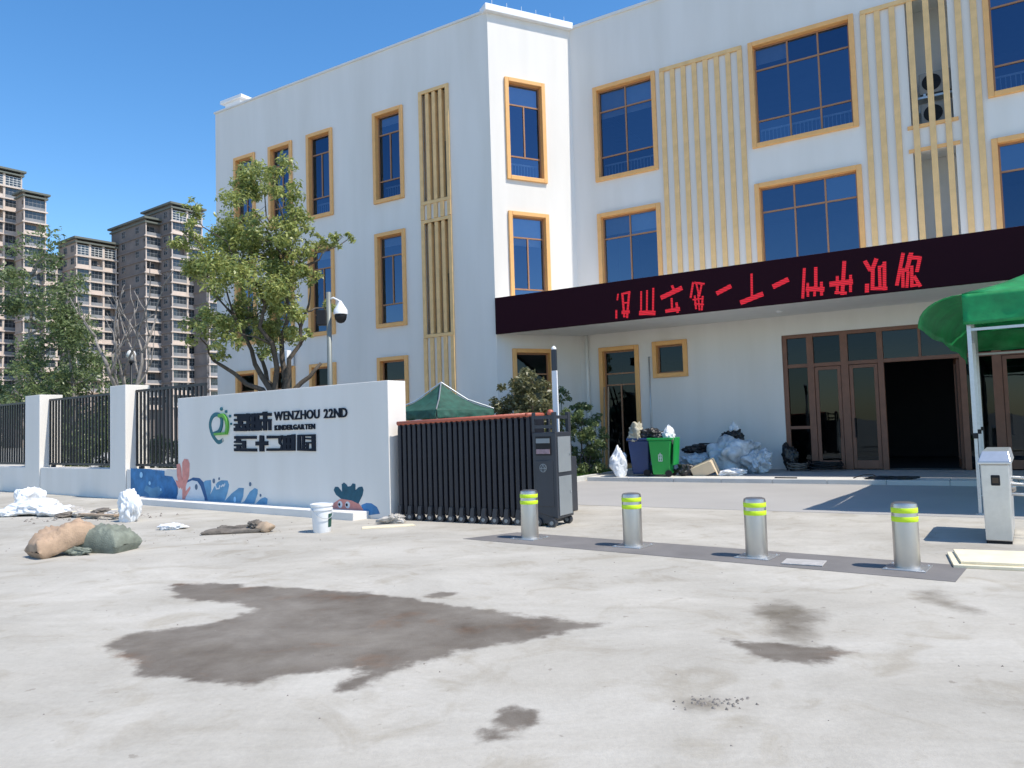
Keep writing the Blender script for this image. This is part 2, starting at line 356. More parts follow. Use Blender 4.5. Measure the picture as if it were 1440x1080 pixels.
# ------------------------------------------------------------------ outlines measured on the walls and ground (metres)
SIGN_GLYPHS = [[[(-4.5,1.93),(-4.07,1.92),(-4.07,1.86),(-4.5,1.88)],[(-4.39,1.88),(-4.07,1.87),(-4.07,1.81),(-4.39,1.82)],[(-4.5,1.83),(-4.07,1.81),(-4.07,1.77),(-4.5,1.78)],[(-4.36,1.78),(-4.21,1.78),(-4.21,1.72),(-4.36,1.73)],[(-4.51,1.73),(-4.08,1.72),(-4.08,1.68),(-4.51,1.69)],[(-4.45,1.69),(-4.3,1.69),(-4.3,1.64),(-4.45,1.65)],[(-4.23,1.69),(-4.11,1.68),(-4.11,1.64),(-4.23,1.64)],[(-4.51,1.65),(-4.08,1.64),(-4.08,1.57),(-4.51,1.58)]],[[(-4.07,1.93),(-3.95,1.92),(-3.96,1.57),(-4.08,1.58)],[(-3.9,1.92),(-3.79,1.92),(-3.8,1.57),(-3.91,1.57)],[(-3.75,1.92),(-3.65,1.92),(-3.66,1.57),(-3.76,1.57)],[(-3.97,1.9),(-3.75,1.9),(-3.75,1.85),(-3.97,1.86)],[(-3.97,1.77),(-3.75,1.76),(-3.75,1.7),(-3.97,1.71)],[(-3.97,1.64),(-3.75,1.63),(-3.75,1.6),(-3.97,1.6)]],[[(-3.65,1.92),(-3.25,1.91),(-3.25,1.85),(-3.65,1.87)],[(-3.52,1.94),(-3.39,1.94),(-3.39,1.91),(-3.53,1.91)],[(-3.65,1.8),(-3.25,1.79),(-3.26,1.74),(-3.66,1.75)],[(-3.66,1.76),(-3.58,1.75),(-3.58,1.57),(-3.66,1.58)],[(-3.51,1.87),(-3.39,1.86),(-3.4,1.57),(-3.51,1.57)],[(-3.34,1.75),(-3.26,1.74),(-3.26,1.57),(-3.34,1.57)],[(-3.58,1.67),(-3.51,1.67),(-3.51,1.61),(-3.58,1.61)]],[[(-4.5,1.48),(-3.75,1.47),(-3.75,1.41),(-4.5,1.42)],[(-4.51,1.23),(-3.74,1.22),(-3.74,1.16),(-4.51,1.17)],[(-4.5,1.38),(-4.11,1.38),(-4.11,1.33),(-4.51,1.34)],[(-4.51,1.31),(-4.22,1.31),(-4.22,1.27),(-4.51,1.27)],[(-4.43,1.42),(-4.29,1.41),(-4.29,1.38),(-4.43,1.38)],[(-4.22,1.34),(-4.11,1.34),(-4.11,1.23),(-4.22,1.23)],[(-4.42,1.27),(-4.28,1.27),(-4.28,1.23),(-4.42,1.23)]],[[(-3.77,1.36),(-3.37,1.36),(-3.37,1.28),(-3.77,1.28)],[(-3.63,1.48),(-3.5,1.47),(-3.5,1.36),(-3.64,1.36)],[(-3.64,1.28),(-3.5,1.28),(-3.5,1.16),(-3.64,1.16)]],[[(-3.4,1.47),(-3.01,1.46),(-3.01,1.41),(-3.4,1.41)],[(-3.41,1.22),(-3.01,1.22),(-3.01,1.17),(-3.41,1.17)]],[[(-3.03,1.46),(-2.9,1.47),(-2.95,1.34),(-2.89,1.17),(-3.0,1.17),(-2.95,1.27),(-3.02,1.32)],[(-2.89,1.46),(-2.78,1.46),(-2.78,1.17),(-2.89,1.17)],[(-2.75,1.47),(-2.66,1.47),(-2.67,1.17),(-2.75,1.17)],[(-2.62,1.48),(-2.51,1.48),(-2.52,1.17),(-2.63,1.17)],[(-2.79,1.45),(-2.6,1.44),(-2.61,1.41),(-2.79,1.41)],[(-2.78,1.32),(-2.61,1.32),(-2.61,1.28),(-2.78,1.28)],[(-2.8,1.21),(-2.61,1.21),(-2.61,1.17),(-2.8,1.17)]],[[(-2.44,1.47),(-2.35,1.47),(-2.35,1.17),(-2.45,1.17)],[(-2.3,1.44),(-2.23,1.44),(-2.24,1.2),(-2.31,1.2)],[(-2.35,1.47),(-1.92,1.47),(-1.92,1.43),(-2.35,1.44)],[(-2.02,1.44),(-1.92,1.44),(-1.92,1.16),(-2.02,1.16)],[(-2.35,1.21),(-2.02,1.21),(-2.02,1.16),(-2.35,1.17)],[(-2.2,1.41),(-2.02,1.4),(-2.02,1.37),(-2.2,1.38)],[(-2.2,1.33),(-2.02,1.33),(-2.02,1.3),(-2.2,1.3)],[(-2.18,1.3),(-2.12,1.3),(-2.13,1.21),(-2.19,1.21)],[(-2.24,1.28),(-2.19,1.28),(-2.19,1.24),(-2.24,1.24)]]]
LOGO_RING = [(-5.24,1.54),(-5.07,1.58),(-4.98,1.69),(-4.97,1.84),(-5.05,1.92),(-5.2,1.94),(-5.34,1.88),(-5.41,1.74),(-5.37,1.59),(-5.27,1.46),(-5.09,1.36),(-4.86,1.45)]
LOGO_SUN = [(-5.02,1.91),(-4.88,1.91),(-4.77,1.81),(-4.74,1.67),(-4.78,1.54),(-5.18,1.53)]
LOGO_DOTS = [((-4.97,2.05),0.037),((-4.8,1.99),0.031),((-4.66,1.89),0.029),((-4.62,1.73),0.023)]
TEXT_BOX = [(-3.15,1.77),(-1.17,1.76),(-3.15,1.91),(-3.14,1.58),(-1.97,1.57),(-3.14,1.67)]
MURAL_SEA = [(-9.37,0.76),(-8.52,0.75),(-7.78,0.72),(-7.78,0.61),(-7.44,0.59),(-7.35,0.51),(-7.21,0.38),(-7.22,-0.14),(-9.37,-0.21)]
MURAL_BUBBLES = [(-8.85,0.61),(-8.45,0.42),(-7.94,0.28)]
MURAL_SWIRL = [(-8.62,0.37),(-8.33,0.3),(-8.04,0.36),(-7.85,0.22),(-8.09,0.11),(-8.38,0.06),(-8.52,0.17),(-8.71,0.24)]
MURAL_CORAL = [[(-6.52,0.93),(-6.44,1.01),(-6.29,1.0),(-6.23,0.91),(-6.25,0.64),(-6.38,0.41),(-6.42,-0.08),(-6.54,-0.09),(-6.52,0.34)],[(-6.75,0.89),(-6.63,0.91),(-6.57,0.8),(-6.55,0.64),(-6.49,0.41),(-6.55,0.34),(-6.68,0.5),(-6.74,0.64)],[(-6.8,0.54),(-6.68,0.52),(-6.58,0.41),(-6.64,0.36),(-6.73,0.41)],[(-6.21,0.42),(-6.19,0.37),(-6.38,0.19),(-6.45,0.14),(-6.45,0.26)]]
MURAL_WHITE = [(-6.75,-0.1),(-6.75,0.18),(-6.67,0.3),(-6.38,0.48),(-6.13,0.55),(-5.92,0.53),(-5.8,0.43),(-5.65,0.19),(-5.62,-0.06)]
MURAL_RIM = [(-6.38,0.47),(-6.29,0.55),(-6.09,0.61),(-5.84,0.6),(-5.69,0.52),(-5.6,0.32),(-5.53,0.15),(-5.53,-0.07),(-5.62,-0.07),(-5.65,0.19),(-5.8,0.43),(-5.93,0.53),(-6.13,0.55)]
MURAL_WEED = [(-5.69,0.51),(-5.62,0.55),(-5.4,0.57),(-5.39,0.37),(-5.44,0.25),(-5.29,0.42),(-5.15,0.53),(-5.0,0.57),(-4.79,0.57),(-4.73,0.48),(-4.8,0.3),(-4.9,0.14),(-4.64,0.31),(-4.38,0.43),(-4.21,0.43),(-4.24,0.26),(-4.35,0.1),(-4.19,0.17),(-4.01,0.36),(-3.84,0.44),(-3.74,0.41),(-3.75,0.33),(-3.88,0.09),(-3.65,0.23),(-3.51,0.27),(-3.42,0.24),(-3.47,-0.03),(-5.53,-0.08),(-5.53,0.15),(-5.6,0.32)]
MURAL_SPOTS = [((-5.96,0.41),0.054),((-5.87,0.01),0.061),((-5.29,0.55),0.043),((-5.09,0.6),0.025),((-3.99,0.51),0.036),((-3.65,0.3),0.025),((-3.35,0.09),0.036)]
MURAL_MARKS = [[(-5.23,0.47),(-5.19,0.39),(-5.09,0.4),(-5.07,0.46)],[(-5.02,0.45),(-5.0,0.44),(-4.95,0.48),(-4.92,0.45),(-4.88,0.5)]]
MURAL_DROP = [(-4.53,0.19)]
CRIT_BODY = [(-1.56,-0.01),(-1.54,0.11),(-1.44,0.23),(-1.29,0.3),(-1.15,0.32),(-0.96,0.29),(-0.77,0.24),(-0.67,0.15),(-0.62,0.03)]
CRIT_LEAF = [(-1.24,0.31),(-1.38,0.38),(-1.44,0.46),(-1.4,0.52),(-1.32,0.52),(-1.21,0.43),(-1.22,0.57),(-1.16,0.6),(-1.1,0.57),(-1.06,0.53),(-0.98,0.54),(-0.93,0.59),(-0.86,0.58),(-0.86,0.47),(-0.77,0.53),(-0.68,0.54),(-0.65,0.48),(-0.68,0.39),(-0.79,0.24),(-0.96,0.29)]
CRIT_DOME = [(-0.63,0.04),(-0.72,0.22),(-0.59,0.26),(-0.46,0.26),(-0.32,0.2),(-0.25,0.09)]
CRIT_EYES = [(-1.27,0.21),(-1.07,0.21)]
CRIT_PUP = [(-1.29,0.21),(-1.09,0.21)]
LED_GLYPHS = [[(-3.71,4.61,-3.72,4.4,25),(-3.64,5.06,-3.67,4.9,20),(-3.51,5.01,-3.48,4.41,28),(-3.31,5.05,-3.4,4.39,28),(-3.53,5.05,-3.29,5.07,25),(-3.47,4.79,-3.35,4.79,20),(-3.53,4.54,-3.34,4.54,40)],[(-2.96,5.04,-2.99,4.42,22),(-2.79,5.05,-2.82,4.47,22),(-2.61,5.09,-2.65,4.39,24),(-3.01,4.47,-2.61,4.43,55)],[(-2.38,4.82,-1.84,5.0,55),(-2.08,5.09,-2.03,4.96,30),(-2.11,4.76,-2.11,4.51,25),(-2.27,4.44,-1.92,4.46,45),(-1.98,4.62,-1.96,4.38,30)],[(-1.51,5.11,-1.59,4.73,25),(-1.46,5.1,-1.22,5.04,25),(-1.43,5.1,-1.37,4.79,20),(-1.28,5.05,-1.36,4.73,22),(-1.53,4.66,-1.26,4.66,18),(-1.48,4.75,-1.46,4.42,22),(-1.27,4.72,-1.31,4.37,22),(-1.49,4.54,-1.26,4.51,20),(-1.39,4.79,-1.37,4.38,18)],[(-0.88,4.76,-0.55,4.89,50)],[(0.0,5.13,-0.02,4.52,25),(-0.28,4.45,0.23,4.6,55)],[(0.53,4.76,0.85,4.88,55)],[(1.26,5.1,1.19,4.4,30),(1.52,5.08,1.5,4.63,34),(1.32,4.73,1.31,4.43,26),(1.63,4.72,1.62,4.42,30),(1.3,4.6,1.66,4.55,50),(1.48,4.63,1.46,4.42,26)],[(2.16,5.14,2.08,4.39,38),(1.84,4.65,2.29,4.65,55),(1.99,4.81,1.97,4.41,30),(2.28,4.8,2.26,4.43,28),(1.93,4.44,2.16,4.4,28)],[(2.61,5.08,2.7,4.88,40),(2.84,5.1,2.74,4.85,40),(2.76,4.87,2.73,4.42,36),(2.62,4.54,2.61,4.38,40),(2.9,4.93,2.89,4.43,30),(3.01,5.01,2.98,4.39,34),(2.9,4.9,3.02,4.97,25),(2.75,4.43,3.02,4.41,35)],[(3.4,5.15,3.24,4.46,34),(3.38,4.81,3.36,4.4,30),(3.56,5.13,3.45,4.75,40),(3.51,5.06,3.74,5.0,40),(3.73,5.0,3.66,4.72,34),(3.56,4.84,3.54,4.4,30),(3.6,4.6,3.7,4.38,34),(3.48,4.72,3.44,4.39,28),(3.52,4.4,3.71,4.41,25)]]
STAIN1 = [(-3.57,7.95),(-3.1,7.92),(-2.67,7.72),(-2.05,7.5),(-1.52,7.3),(-1.09,7.05),(-0.8,6.79),(-0.41,6.56),(-0.11,6.3),(0.17,6.12),(0.38,5.99),(0.68,5.87),(0.52,5.76),(0.31,5.65),(0.05,5.46),(-0.2,5.34),(-0.39,5.28),(-0.61,5.09),(-0.77,4.93),(-0.84,4.7),(-1.0,4.54),(-1.08,4.53),(-1.02,4.85),(-1.03,5.0),(-1.22,4.93),(-1.46,4.83),(-1.69,4.73),(-1.87,4.76),(-2.14,4.89),(-2.41,4.97),(-2.78,5.44),(-2.9,5.57),(-3.05,5.79),(-3.0,5.98),(-2.77,6.08),(-2.49,6.22),(-2.3,6.47),(-2.28,6.72),(-2.55,6.99),(-2.84,7.09),(-3.16,7.22),(-3.29,7.45)]
STAIN2 = [(1.4,5.42),(1.54,5.3),(1.75,5.21),(1.96,5.15),(2.14,5.03),(2.01,4.92),(1.77,4.77),(1.66,4.84),(1.56,4.94),(1.43,5.01),(1.48,5.13)]
STAIN3 = [(-0.19,3.77),(-0.16,4.06),(-0.05,4.2),(0.08,4.12),(0.11,3.99),(-0.02,3.82)]
STAIN4 = [(-0.88,6.97),(-0.71,7.18),(-0.55,7.16),(-0.66,6.94),(-0.81,6.87)]
DAMP = [(1.8,6.35),(2.27,6.54),(2.42,6.03),(1.99,5.11),(1.64,5.18),(1.71,5.69)]
SPECK = [(0.87,4.2),(0.97,4.24),(1.06,4.21),(1.15,4.13),(1.06,4.08),(0.97,4.04),(0.94,4.15)]
TYRE = [(3.41,6.55),(3.33,6.3),(3.35,6.07),(3.46,5.92),(3.5,5.98),(3.42,6.16),(3.42,6.39),(3.47,6.6)]

# ------------------------------------------------------------------ ground
def sdf(px, py, poly):
    d2 = np.full(px.shape, 1e9); ins = np.zeros(px.shape, bool); n = len(poly)
    for i in range(n):
        ax, ay = poly[i]; bx, by = poly[(i+1) % n]
        ex, ey = bx-ax, by-ay; t = np.clip(((px-ax)*ex+(py-ay)*ey)/(ex*ex+ey*ey+1e-12), 0, 1)
        d2 = np.minimum(d2, (px-ax-t*ex)**2+(py-ay-t*ey)**2)
        c = ((ay > py) != (by > py)) & (px < (bx-ax)*(py-ay)/((by-ay) if by != ay else 1e-9)+ax); ins ^= c
    d = np.sqrt(d2); return np.where(ins, -d, d)

gx = np.concatenate([[-900,-500,-250,-120,-60,-30,-15,-9], np.arange(-6.5, 6.51, .07), [9,15,30,60,120,250,500,900]])
gy = np.concatenate([[-400,-100,-30,-8,0,2.5], np.arange(3.2, 9.41, .07), [11,14,20,30,50,90,160,300,500,900]])
X, Y = np.meshgrid(gx, gy); nx, ny = len(gx), len(gy)
me = bpy.data.meshes.new('ground')
idx = np.arange(nx*ny).reshape(ny, nx)
fc = np.stack([idx[:-1,:-1], idx[:-1,1:], idx[1:,1:], idx[1:,:-1]], -1).reshape(-1, 4)
me.from_pydata(np.stack([X.ravel(), Y.ravel(), 0*X.ravel()], -1).tolist(), [], fc.tolist())
wet = np.min([sdf(X.ravel(), Y.ravel(), p) for p in (STAIN1, STAIN2, STAIN3, STAIN4)], 0)
soft = np.min([sdf(X.ravel(), Y.ravel(), p)+k for p, k in ((DAMP, .12), (TYRE, -.04), (SPECK, .02))], 0)
for nm, a in (('wet', wet), ('soft', soft)):
    at = me.attributes.new(nm, 'FLOAT', 'POINT'); at.data.foreach_set('value', a.astype(np.float32))
me.materials.append(M['concrete']); tag(place('ground', me), kind='structure')

BLD = Vector((7.474, 21.285, 0)); BROT = R(-32.1)
bu = Vector((math.cos(BROT), math.sin(BROT), 0)); bv = Vector((-math.sin(BROT), math.cos(BROT), 0))
def W(x, y, z=0): return BLD + bu*x + bv*y + Vector((0, 0, z))       # building frame to world

tag(MB().slab([(-22,-9.1),(40,-9.1),(40,-3.64),(-22,-3.64)], -.05, .004).build('driveway', M['driveway'], loc=BLD, rot=BROT), kind='structure')
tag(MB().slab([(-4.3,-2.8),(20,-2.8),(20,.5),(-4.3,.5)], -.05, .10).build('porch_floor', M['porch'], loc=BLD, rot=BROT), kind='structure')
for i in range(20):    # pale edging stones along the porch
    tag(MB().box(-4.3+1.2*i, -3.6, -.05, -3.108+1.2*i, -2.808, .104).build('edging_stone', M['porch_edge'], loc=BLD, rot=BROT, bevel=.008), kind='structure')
# dark strip in which the bollards stand
SGR = R(-37.3)
tag(MB().slab([(-.80,-.45),(5.05,-.50),(5.05,.38),(-.50,.38)], -.05, .004).build('bollard_strip', M['strip'], loc=(.18,10.39,0), rot=SGR), kind='structure')
# planting bed in front of the wing
bed = MB(); bed.slab([(-22,-4.05),(-4.55,-4.05),(-4.55,-.1),(-6.4,-.1),(-7.9,-2.6),(-22,-2.6)], -.05, .07)
tag(bed.build('planting_bed', M['soil'], loc=BLD, rot=BROT), kind='structure')
for i, (x0, y0, x1, y1) in enumerate([(-22,-4.2,-4.4,-4.06),(-4.54,-4.05,-4.4,-.1)]):
    k = MB().box(x0, y0, -.05, x1, y1, .13).build('kerb', M['kerb'], loc=BLD, rot=BROT, bevel=.012); tag(k, kind='structure')
# grass in the bed
def blades(name, n, area, h, m, loc, rot, seed=3):
    g = np.random.default_rng(seed); x = g.uniform(area[0], area[1], n); y = g.uniform(area[2], area[3], n)
    a = g.uniform(0, 6.283, n); hh = g.uniform(.5, 1, n)*h; w = .012
    dx, dy = np.cos(a)*w, np.sin(a)*w; lx, ly = g.normal(0, .35, n)*hh, g.normal(0, .35, n)*hh
    v = np.stack([np.stack([x-dx, y-dy, 0*x+.06], -1), np.stack([x+dx, y+dy, 0*x+.06], -1), np.stack([x+lx, y+ly, .06+hh], -1)], 1).reshape(-1, 3)
    me = bpy.data.meshes.new(name); me.from_pydata(v.tolist(), [], np.arange(3*n).reshape(-1, 3).tolist())
    t = np.repeat(g.uniform(0, 1, n), 3).astype(np.float32); at = me.attributes.new('tone', 'FLOAT', 'POINT'); at.data.foreach_set('value', t)
    me.materials.append(m); return tag(place(name, me, None, loc, rot), 'short green grass in the planting bed behind the kerb', 'grass', kind='stuff')
blades('grass', 16000, (-12, -4.6, -4.0, -.9), .16, M['grass'], BLD, BROT)

# ------------------------------------------------------------------ kindergarten building
ROOF = 14.45; WY = -2.5; WX0 = -21.0; AX = -7.77; IX = -6.2; RX = 15.0
B = thing('kindergarten_building', 'white three storey kindergarten building with orange window surrounds and tan slats', 'building', BLD, BROT)

def holed_wall(mb, x0, x1, z0, z1, holes, y0, y1):
    xs = sorted({x0, x1, *[h[0] for h in holes], *[h[1] for h in holes]}); zs = sorted({z0, z1, *[h[2] for h in holes], *[h[3] for h in holes]})
    def solid(i, j):
        if not (0 <= i < len(xs)-1 and 0 <= j < len(zs)-1): return False
        cx, cz = (xs[i]+xs[i+1])/2, (zs[j]+zs[j+1])/2
        return not any(h[0] < cx < h[1] and h[2] < cz < h[3] for h in holes)
    for i in range(len(xs)-1):
        for j in range(len(zs)-1):
            if not solid(i, j): continue
            a, b, c, d = xs[i], xs[i+1], zs[j], zs[j+1]
            mb.add([(a,y0,c),(b,y0,c),(b,y0,d),(a,y0,d)], [(0,1,2,3)]); mb.add([(a,y1,c),(b,y1,c),(b,y1,d),(a,y1,d)], [(3,2,1,0)])
            if not solid(i-1, j): mb.add([(a,y0,c),(a,y0,d),(a,y1,d),(a,y1,c)], [(0,1,2,3)])
            if not solid(i+1, j): mb.add([(b,y0,c),(b,y1,c),(b,y1,d),(b,y0,d)], [(0,1,2,3)])
            if not solid(i, j-1): mb.add([(a,y0,c),(a,y1,c),(b,y1,c),(b,y0,c)], [(0,1,2,3)])
            if not solid(i, j+1): mb.add([(a,y0,d),(b,y0,d),(b,y1,d),(a,y1,d)], [(0,1,2,3)])
    return mb

WR = random.Random(19)
SB = .13     # width of a surround board
WMESH = {}
def window(w, h, cols, rows, loc, rot=0, rail=True, glass='glass', merge=None, label=None):
    """cols / rows: positions of the sash bars as fractions; merge 'top'/'mid' rules of the narrow windows"""
    key = (round(w,2), round(h,2), tuple(cols), tuple(rows), rail, glass, merge)
    if key not in WMESH:
        s = MB()
        for a in ((0,0,SB,h),(w-SB,0,w,h)): s.box(a[0], -.075, a[1], a[2], .20, a[3])
        s.box(SB, -.08, h-SB, w-SB, .20, h); s.box(SB, -.08, 0, w-SB, .20, SB)
        x0, x1, z0, z1 = SB, w-SB, SB, h-SB; iw, ih = x1-x0, z1-z0
        f = MB(); t = .045
        f.box(x0, .10, z0, x0+t, .15, z1); f.box(x1-t, .10, z0, x1, .15, z1); f.box(x0+t, .10, z0, x1-t, .15, z0+t); f.box(x0+t, .10, z1-t, x1-t, .15, z1)
        rz = [z0+ih*r for r in rows]; cxs = [x0+iw*c for c in cols]
        for z in rz: f.box(x0+t, .098, z-t/2, x1-t, .152, z+t/2)
        bands = [z0]+rz+[z1]; panes = []
        for j in range(len(bands)-1):
            cc = cxs if not (merge and j in merge) else []
            e = [x0]+cc+[x1]
            for c in cc: f.box(c-t/2, .095, bands[j]+t/2, c+t/2, .155, bands[j+1]-t/2)
            for i in range(len(e)-1):
                a, b2 = e[i]+t*.4, e[i+1]-t*.4; c, d = bands[j]+t*.4, bands[j+1]-t*.4
                panes.append((a, c, b2-a, d-c))
        pm = [MB().add([(0,0,0),(pw,0,0),(pw,0,ph),(0,0,ph)], [(0,1,2,3)]).mesh('pane', M[glass]) for (_, _, pw, ph) in panes]
        r = None
        if rail:
            g = MB(); zt = z0+ih*.17
            g.box(x0+.03, .36, zt-.025, x1-.03, .40, zt+.025); g.box(x0+.03, .37, z0+.02, x1-.03, .39, z0+.05)
            k = int(iw/.11)
            for i in range(k+1): xx = x0+.05+(iw-.1)*i/k; g.box(xx-.009, .37, z0+.05, xx+.009, .388, zt-.025)
            r = g.mesh('guard_rail', M['white_metal'])
        WMESH[key] = (s.mesh('window', M['orange']), f.mesh('sash_frame', M['sash']), panes, pm, r)
    sm, fm, panes, pm, r = WMESH[key]
    o = place('window', sm, B, loc, rot, bevel=.012)
    if label: o['label'] = label
    place('sash_frame', fm, o)
    for (a, c, _, _), q in zip(panes, pm): place('pane', q, o, (a, .125, c))
    if r: place('guard_rail', r, o)
    if glass == 'glass' and WR.random() < .8:      # roller blind behind the panes
        bw_, bh_ = w-2*SB-.04, (h-2*SB)*WR.choice((.10, .16, .22, .24, .30, .48))
        if len(cols) == 2 and WR.random() < .5: bw_ *= cols[0]
        MB().box(0, 0, -bh_, bw_, .01, 0).build('blind', M['curtain'], o, (SB+.02, .26, h-SB))
    return o
def hole(x, w, z, h): return (x+.03, x+w-.03, z+.03, z+h-.03)

NARROW = dict(cols=(.5,), rows=(.22, .775), merge=(0, 2))
F3, H3 = 9.2, 3.08; F2, H2 = 4.95, 3.22; F1, H1 = .75, 3.2
# main facade
m_holes = []; mw = []
for z, h in ((F3, H3), (5.45, 2.72)):
    rows = (.235, .76) if h > 3 else (.12, .72)
    mw += [(-5.41, 2.11, z, h, (.5,), rows), (-.47, 2.80, z, h, (.36, .68), rows), (5.25, 2.80, z, h, (.36, .68), rows), (8.9, 2.11, z, h, (.5,), rows), (11.8, 2.4, z, h, (.5,), rows)]
for x, w, z, h, c, r in mw: m_holes.append(hole(x, w, z, h))
m_holes += [hole(-5.53, 1.34, .1, 3.8), hole(-3.74, 1.09, 2.84, 1.1), (.05, 8.0, .1, 3.8), (3.55, 4.5, 8.92, 12.25), (3.55, 4.5, 5.42, 8.2)]
holed_wall(MB(), IX-.3, RX, 0, ROOF, m_holes, 0, .24).build('main_wall', M['plaster'], B)
for x, w, z, h, c, r in mw: window(w, h, c, r, (x, 0, z), rail=(h > 3))
# wing front
w_holes = []; ww = []
for z, h in ((F3, H3+.08), (F2, H2), (F1, H1)):
    for x, w in ((-12.57, 1.33), (-15.8, 1.3), (-17.85, 1.28), (-19.85, 1.22)): ww.append((x, w, z, h)); w_holes.append(hole(x, w, z, h))
w_holes += [(-10.42, -9.45, 8.9, 12.48), (-10.42, -9.45, 4.55, 8.18)]
holed_wall(MB(), WX0, AX, 0, ROOF, w_holes, WY, WY+.24).build('wing_wall', M['plaster'], B)
for x, w, z, h in ww: window(w, h, loc=(x, WY, z), rail=(z > 9), glass=('glass' if z > 3 else 'glass_low'), **NARROW)
# splayed bright wall between wing and main facade
SROT = math.atan2(-WY, IX-AX); SL = math.hypot(-WY, IX-AX)
s_w = [(.52, 1.42, F3, H3+.18), (.52, 1.42, F2+.05, 3.2), (.52, 1.42, F1, 3.15)]
holed_wall(MB(), 0, SL, 0, ROOF, [hole(x, w, z, h) for x, w, z, h in s_w], 0, .24).build('splayed_wall', M['plaster'], B, (AX, WY, 0), SROT)
for x, w, z, h in s_w:
    window(w, h, loc=Vector((AX, WY, 0))+Matrix.Rotation(SROT, 3, 'Z') @ Vector((x, 0, z)), rot=SROT, rail=(z > 9), glass=('glass' if z > 3 else 'glass_low'), **NARROW)
# other outer walls, roof, parapet caps
MB().box(WX0, WY+.24, 0, WX0+.24, 11, ROOF).box(WX0, 11, 0, RX, 11.24, ROOF).box(RX-.24, .24, 0, RX, 11, ROOF).build('end_wall', M['plaster'], B)
MB().slab([(WX0+.24, WY+.24), (AX-.1, WY+.24), (IX-.2, .24), (RX-.24, .24), (RX-.24, 11), (WX0+.24, 11)], 13.3, 13.5).build('roof', M['kerb'], B)
MB().box(IX+.05, -.05, ROOF, RX, .3, ROOF+.09).build('parapet_cap', M['plaster'], B)
MB().box(WX0-.05, WY-.04, ROOF, AX-.1, WY+.3, ROOF+.07).build('parapet_cap', M['plaster'], B)
MB().box(-.12, -.16, ROOF-.02, SL+.06, .3, ROOF+.2).build('parapet_cap', M['white_metal'], B, (AX, WY, 0), SROT, bevel=.015)
for i in range(6):
    t = .2+i*.52; p = Vector((AX, WY, 0))+Matrix.Rotation(SROT, 3, 'Z') @ Vector((t, .05, ROOF+.2))
    MB().tube([(0,0,0),(0,0,.26)], .012, 6).build('lightning_rod', M['galv'], B, p)
cb = MB().box(-.45, -.1, 0, .45, .5, .35); cb.box(-.65, -.2, .35, .65, .6, .48)
cb.build('roof_box', M['white_metal'], B, (WX0+.75, WY+.35, ROOF+.07), bevel=.01)
# floors and inner walls
fl = MB()
for z in (4.05, 8.45, 12.6):
    fl.box(IX, .24, z, RX-.24, 6, z+.2); fl.box(WX0+.24, WY+.24, z, AX-.3, 3.9, z+.2)
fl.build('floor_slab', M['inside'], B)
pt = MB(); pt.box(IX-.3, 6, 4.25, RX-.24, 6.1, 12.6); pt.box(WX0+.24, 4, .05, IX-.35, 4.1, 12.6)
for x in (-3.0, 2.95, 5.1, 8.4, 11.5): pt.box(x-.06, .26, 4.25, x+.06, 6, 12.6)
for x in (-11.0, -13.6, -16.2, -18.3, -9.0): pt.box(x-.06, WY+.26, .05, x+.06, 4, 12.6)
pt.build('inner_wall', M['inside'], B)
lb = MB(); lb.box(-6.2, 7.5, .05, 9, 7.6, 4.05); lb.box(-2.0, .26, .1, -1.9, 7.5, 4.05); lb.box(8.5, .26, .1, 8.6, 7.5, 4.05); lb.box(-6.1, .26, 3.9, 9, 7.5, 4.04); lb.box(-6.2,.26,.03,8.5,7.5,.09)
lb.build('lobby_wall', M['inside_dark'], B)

# tan slats on the facades
def slat(x, y, z0, z1, w=.14, d=.06):
    return MB().box(-w/2, -d, 0, w/2, 0, z1-z0).build('slat', M['slat'], B, (x, y, z0), bevel=.006)
for i in range(8): slat(-3.08+i*.338, -.004, 5.42, 12.16)
MB().box(-3.14, -.075, 12.162, -.65, -.002, 12.28).build('slat_rail', M['slat'], B, bevel=.006)
for x in (2.56, 2.90, 3.25, 3.66, 4.03, 4.38, 4.73, 5.06): slat(x, -.004, 5.42, 12.16)
MB().box(2.50, -.075, 12.162, 5.12, -.002, 12.28).build('slat_rail', M['slat'], B, bevel=.006)
def recess(x0, x1, z0, z1, y, depth, m, dark):
    r = MB(); r.box(x0-.3, y+depth, z0-.2, x1+.3, y+depth+.04, z1+.2)
    for a in (x0-.06, x1+.01): r.box(a, y+.245, z0-.1, a+.05, y+depth, z1+.1)
    r.box(x0-.06, y+.245, z0-.12, x1+.06, y+depth, z0-.06); r.box(x0-.06, y+.245, z1+.06, x1+.06, y+depth, z1+.12)
    return r.build('recess', m, B)
for (z0, z1) in ((8.92, 12.25), (5.42, 8.2)):
    recess(3.55, 4.5, z0, z1, 0, 1.0, M['soffit'], None)
    f = MB()
    f.box(3.46, -.045, z0-.10, 4.6, -.002, z0-.012)
    if z1 < 9: f.box(3.46, -.045, z1+.012, 4.6, -.002, z1+.10)
    f.build('recess_sill', M['orange'], B)
for (z0, z1) in ((8.9, 12.48), (4.55, 8.18)):
    recess(-10.42, -9.45, z0, z1, WY, .26, M['recess'], None)
    f = MB(); e0, e1 = -10.55, -9.32
    f.box(e0, WY-.05, z1, e1, WY+.12, z1+.11); f.box(e0, WY-.05, z0-.11, e1, WY+.12, z0); f.box(e0, WY-.05, z0, e0+.13, WY+.12, z1); f.box(e1-.13, WY-.05, z0, e1, WY+.12, z1)
    f.build('slat_box_frame', M['slat'], B, bevel=.006)
    pn = MB().add([(0,0,0),(.26,0,0),(.26,0,1.9),(0,0,1.9)], [(0,1,2,3)]).build('pane', M['glass'], B, (-9.76, WY+.25, z0+.05))
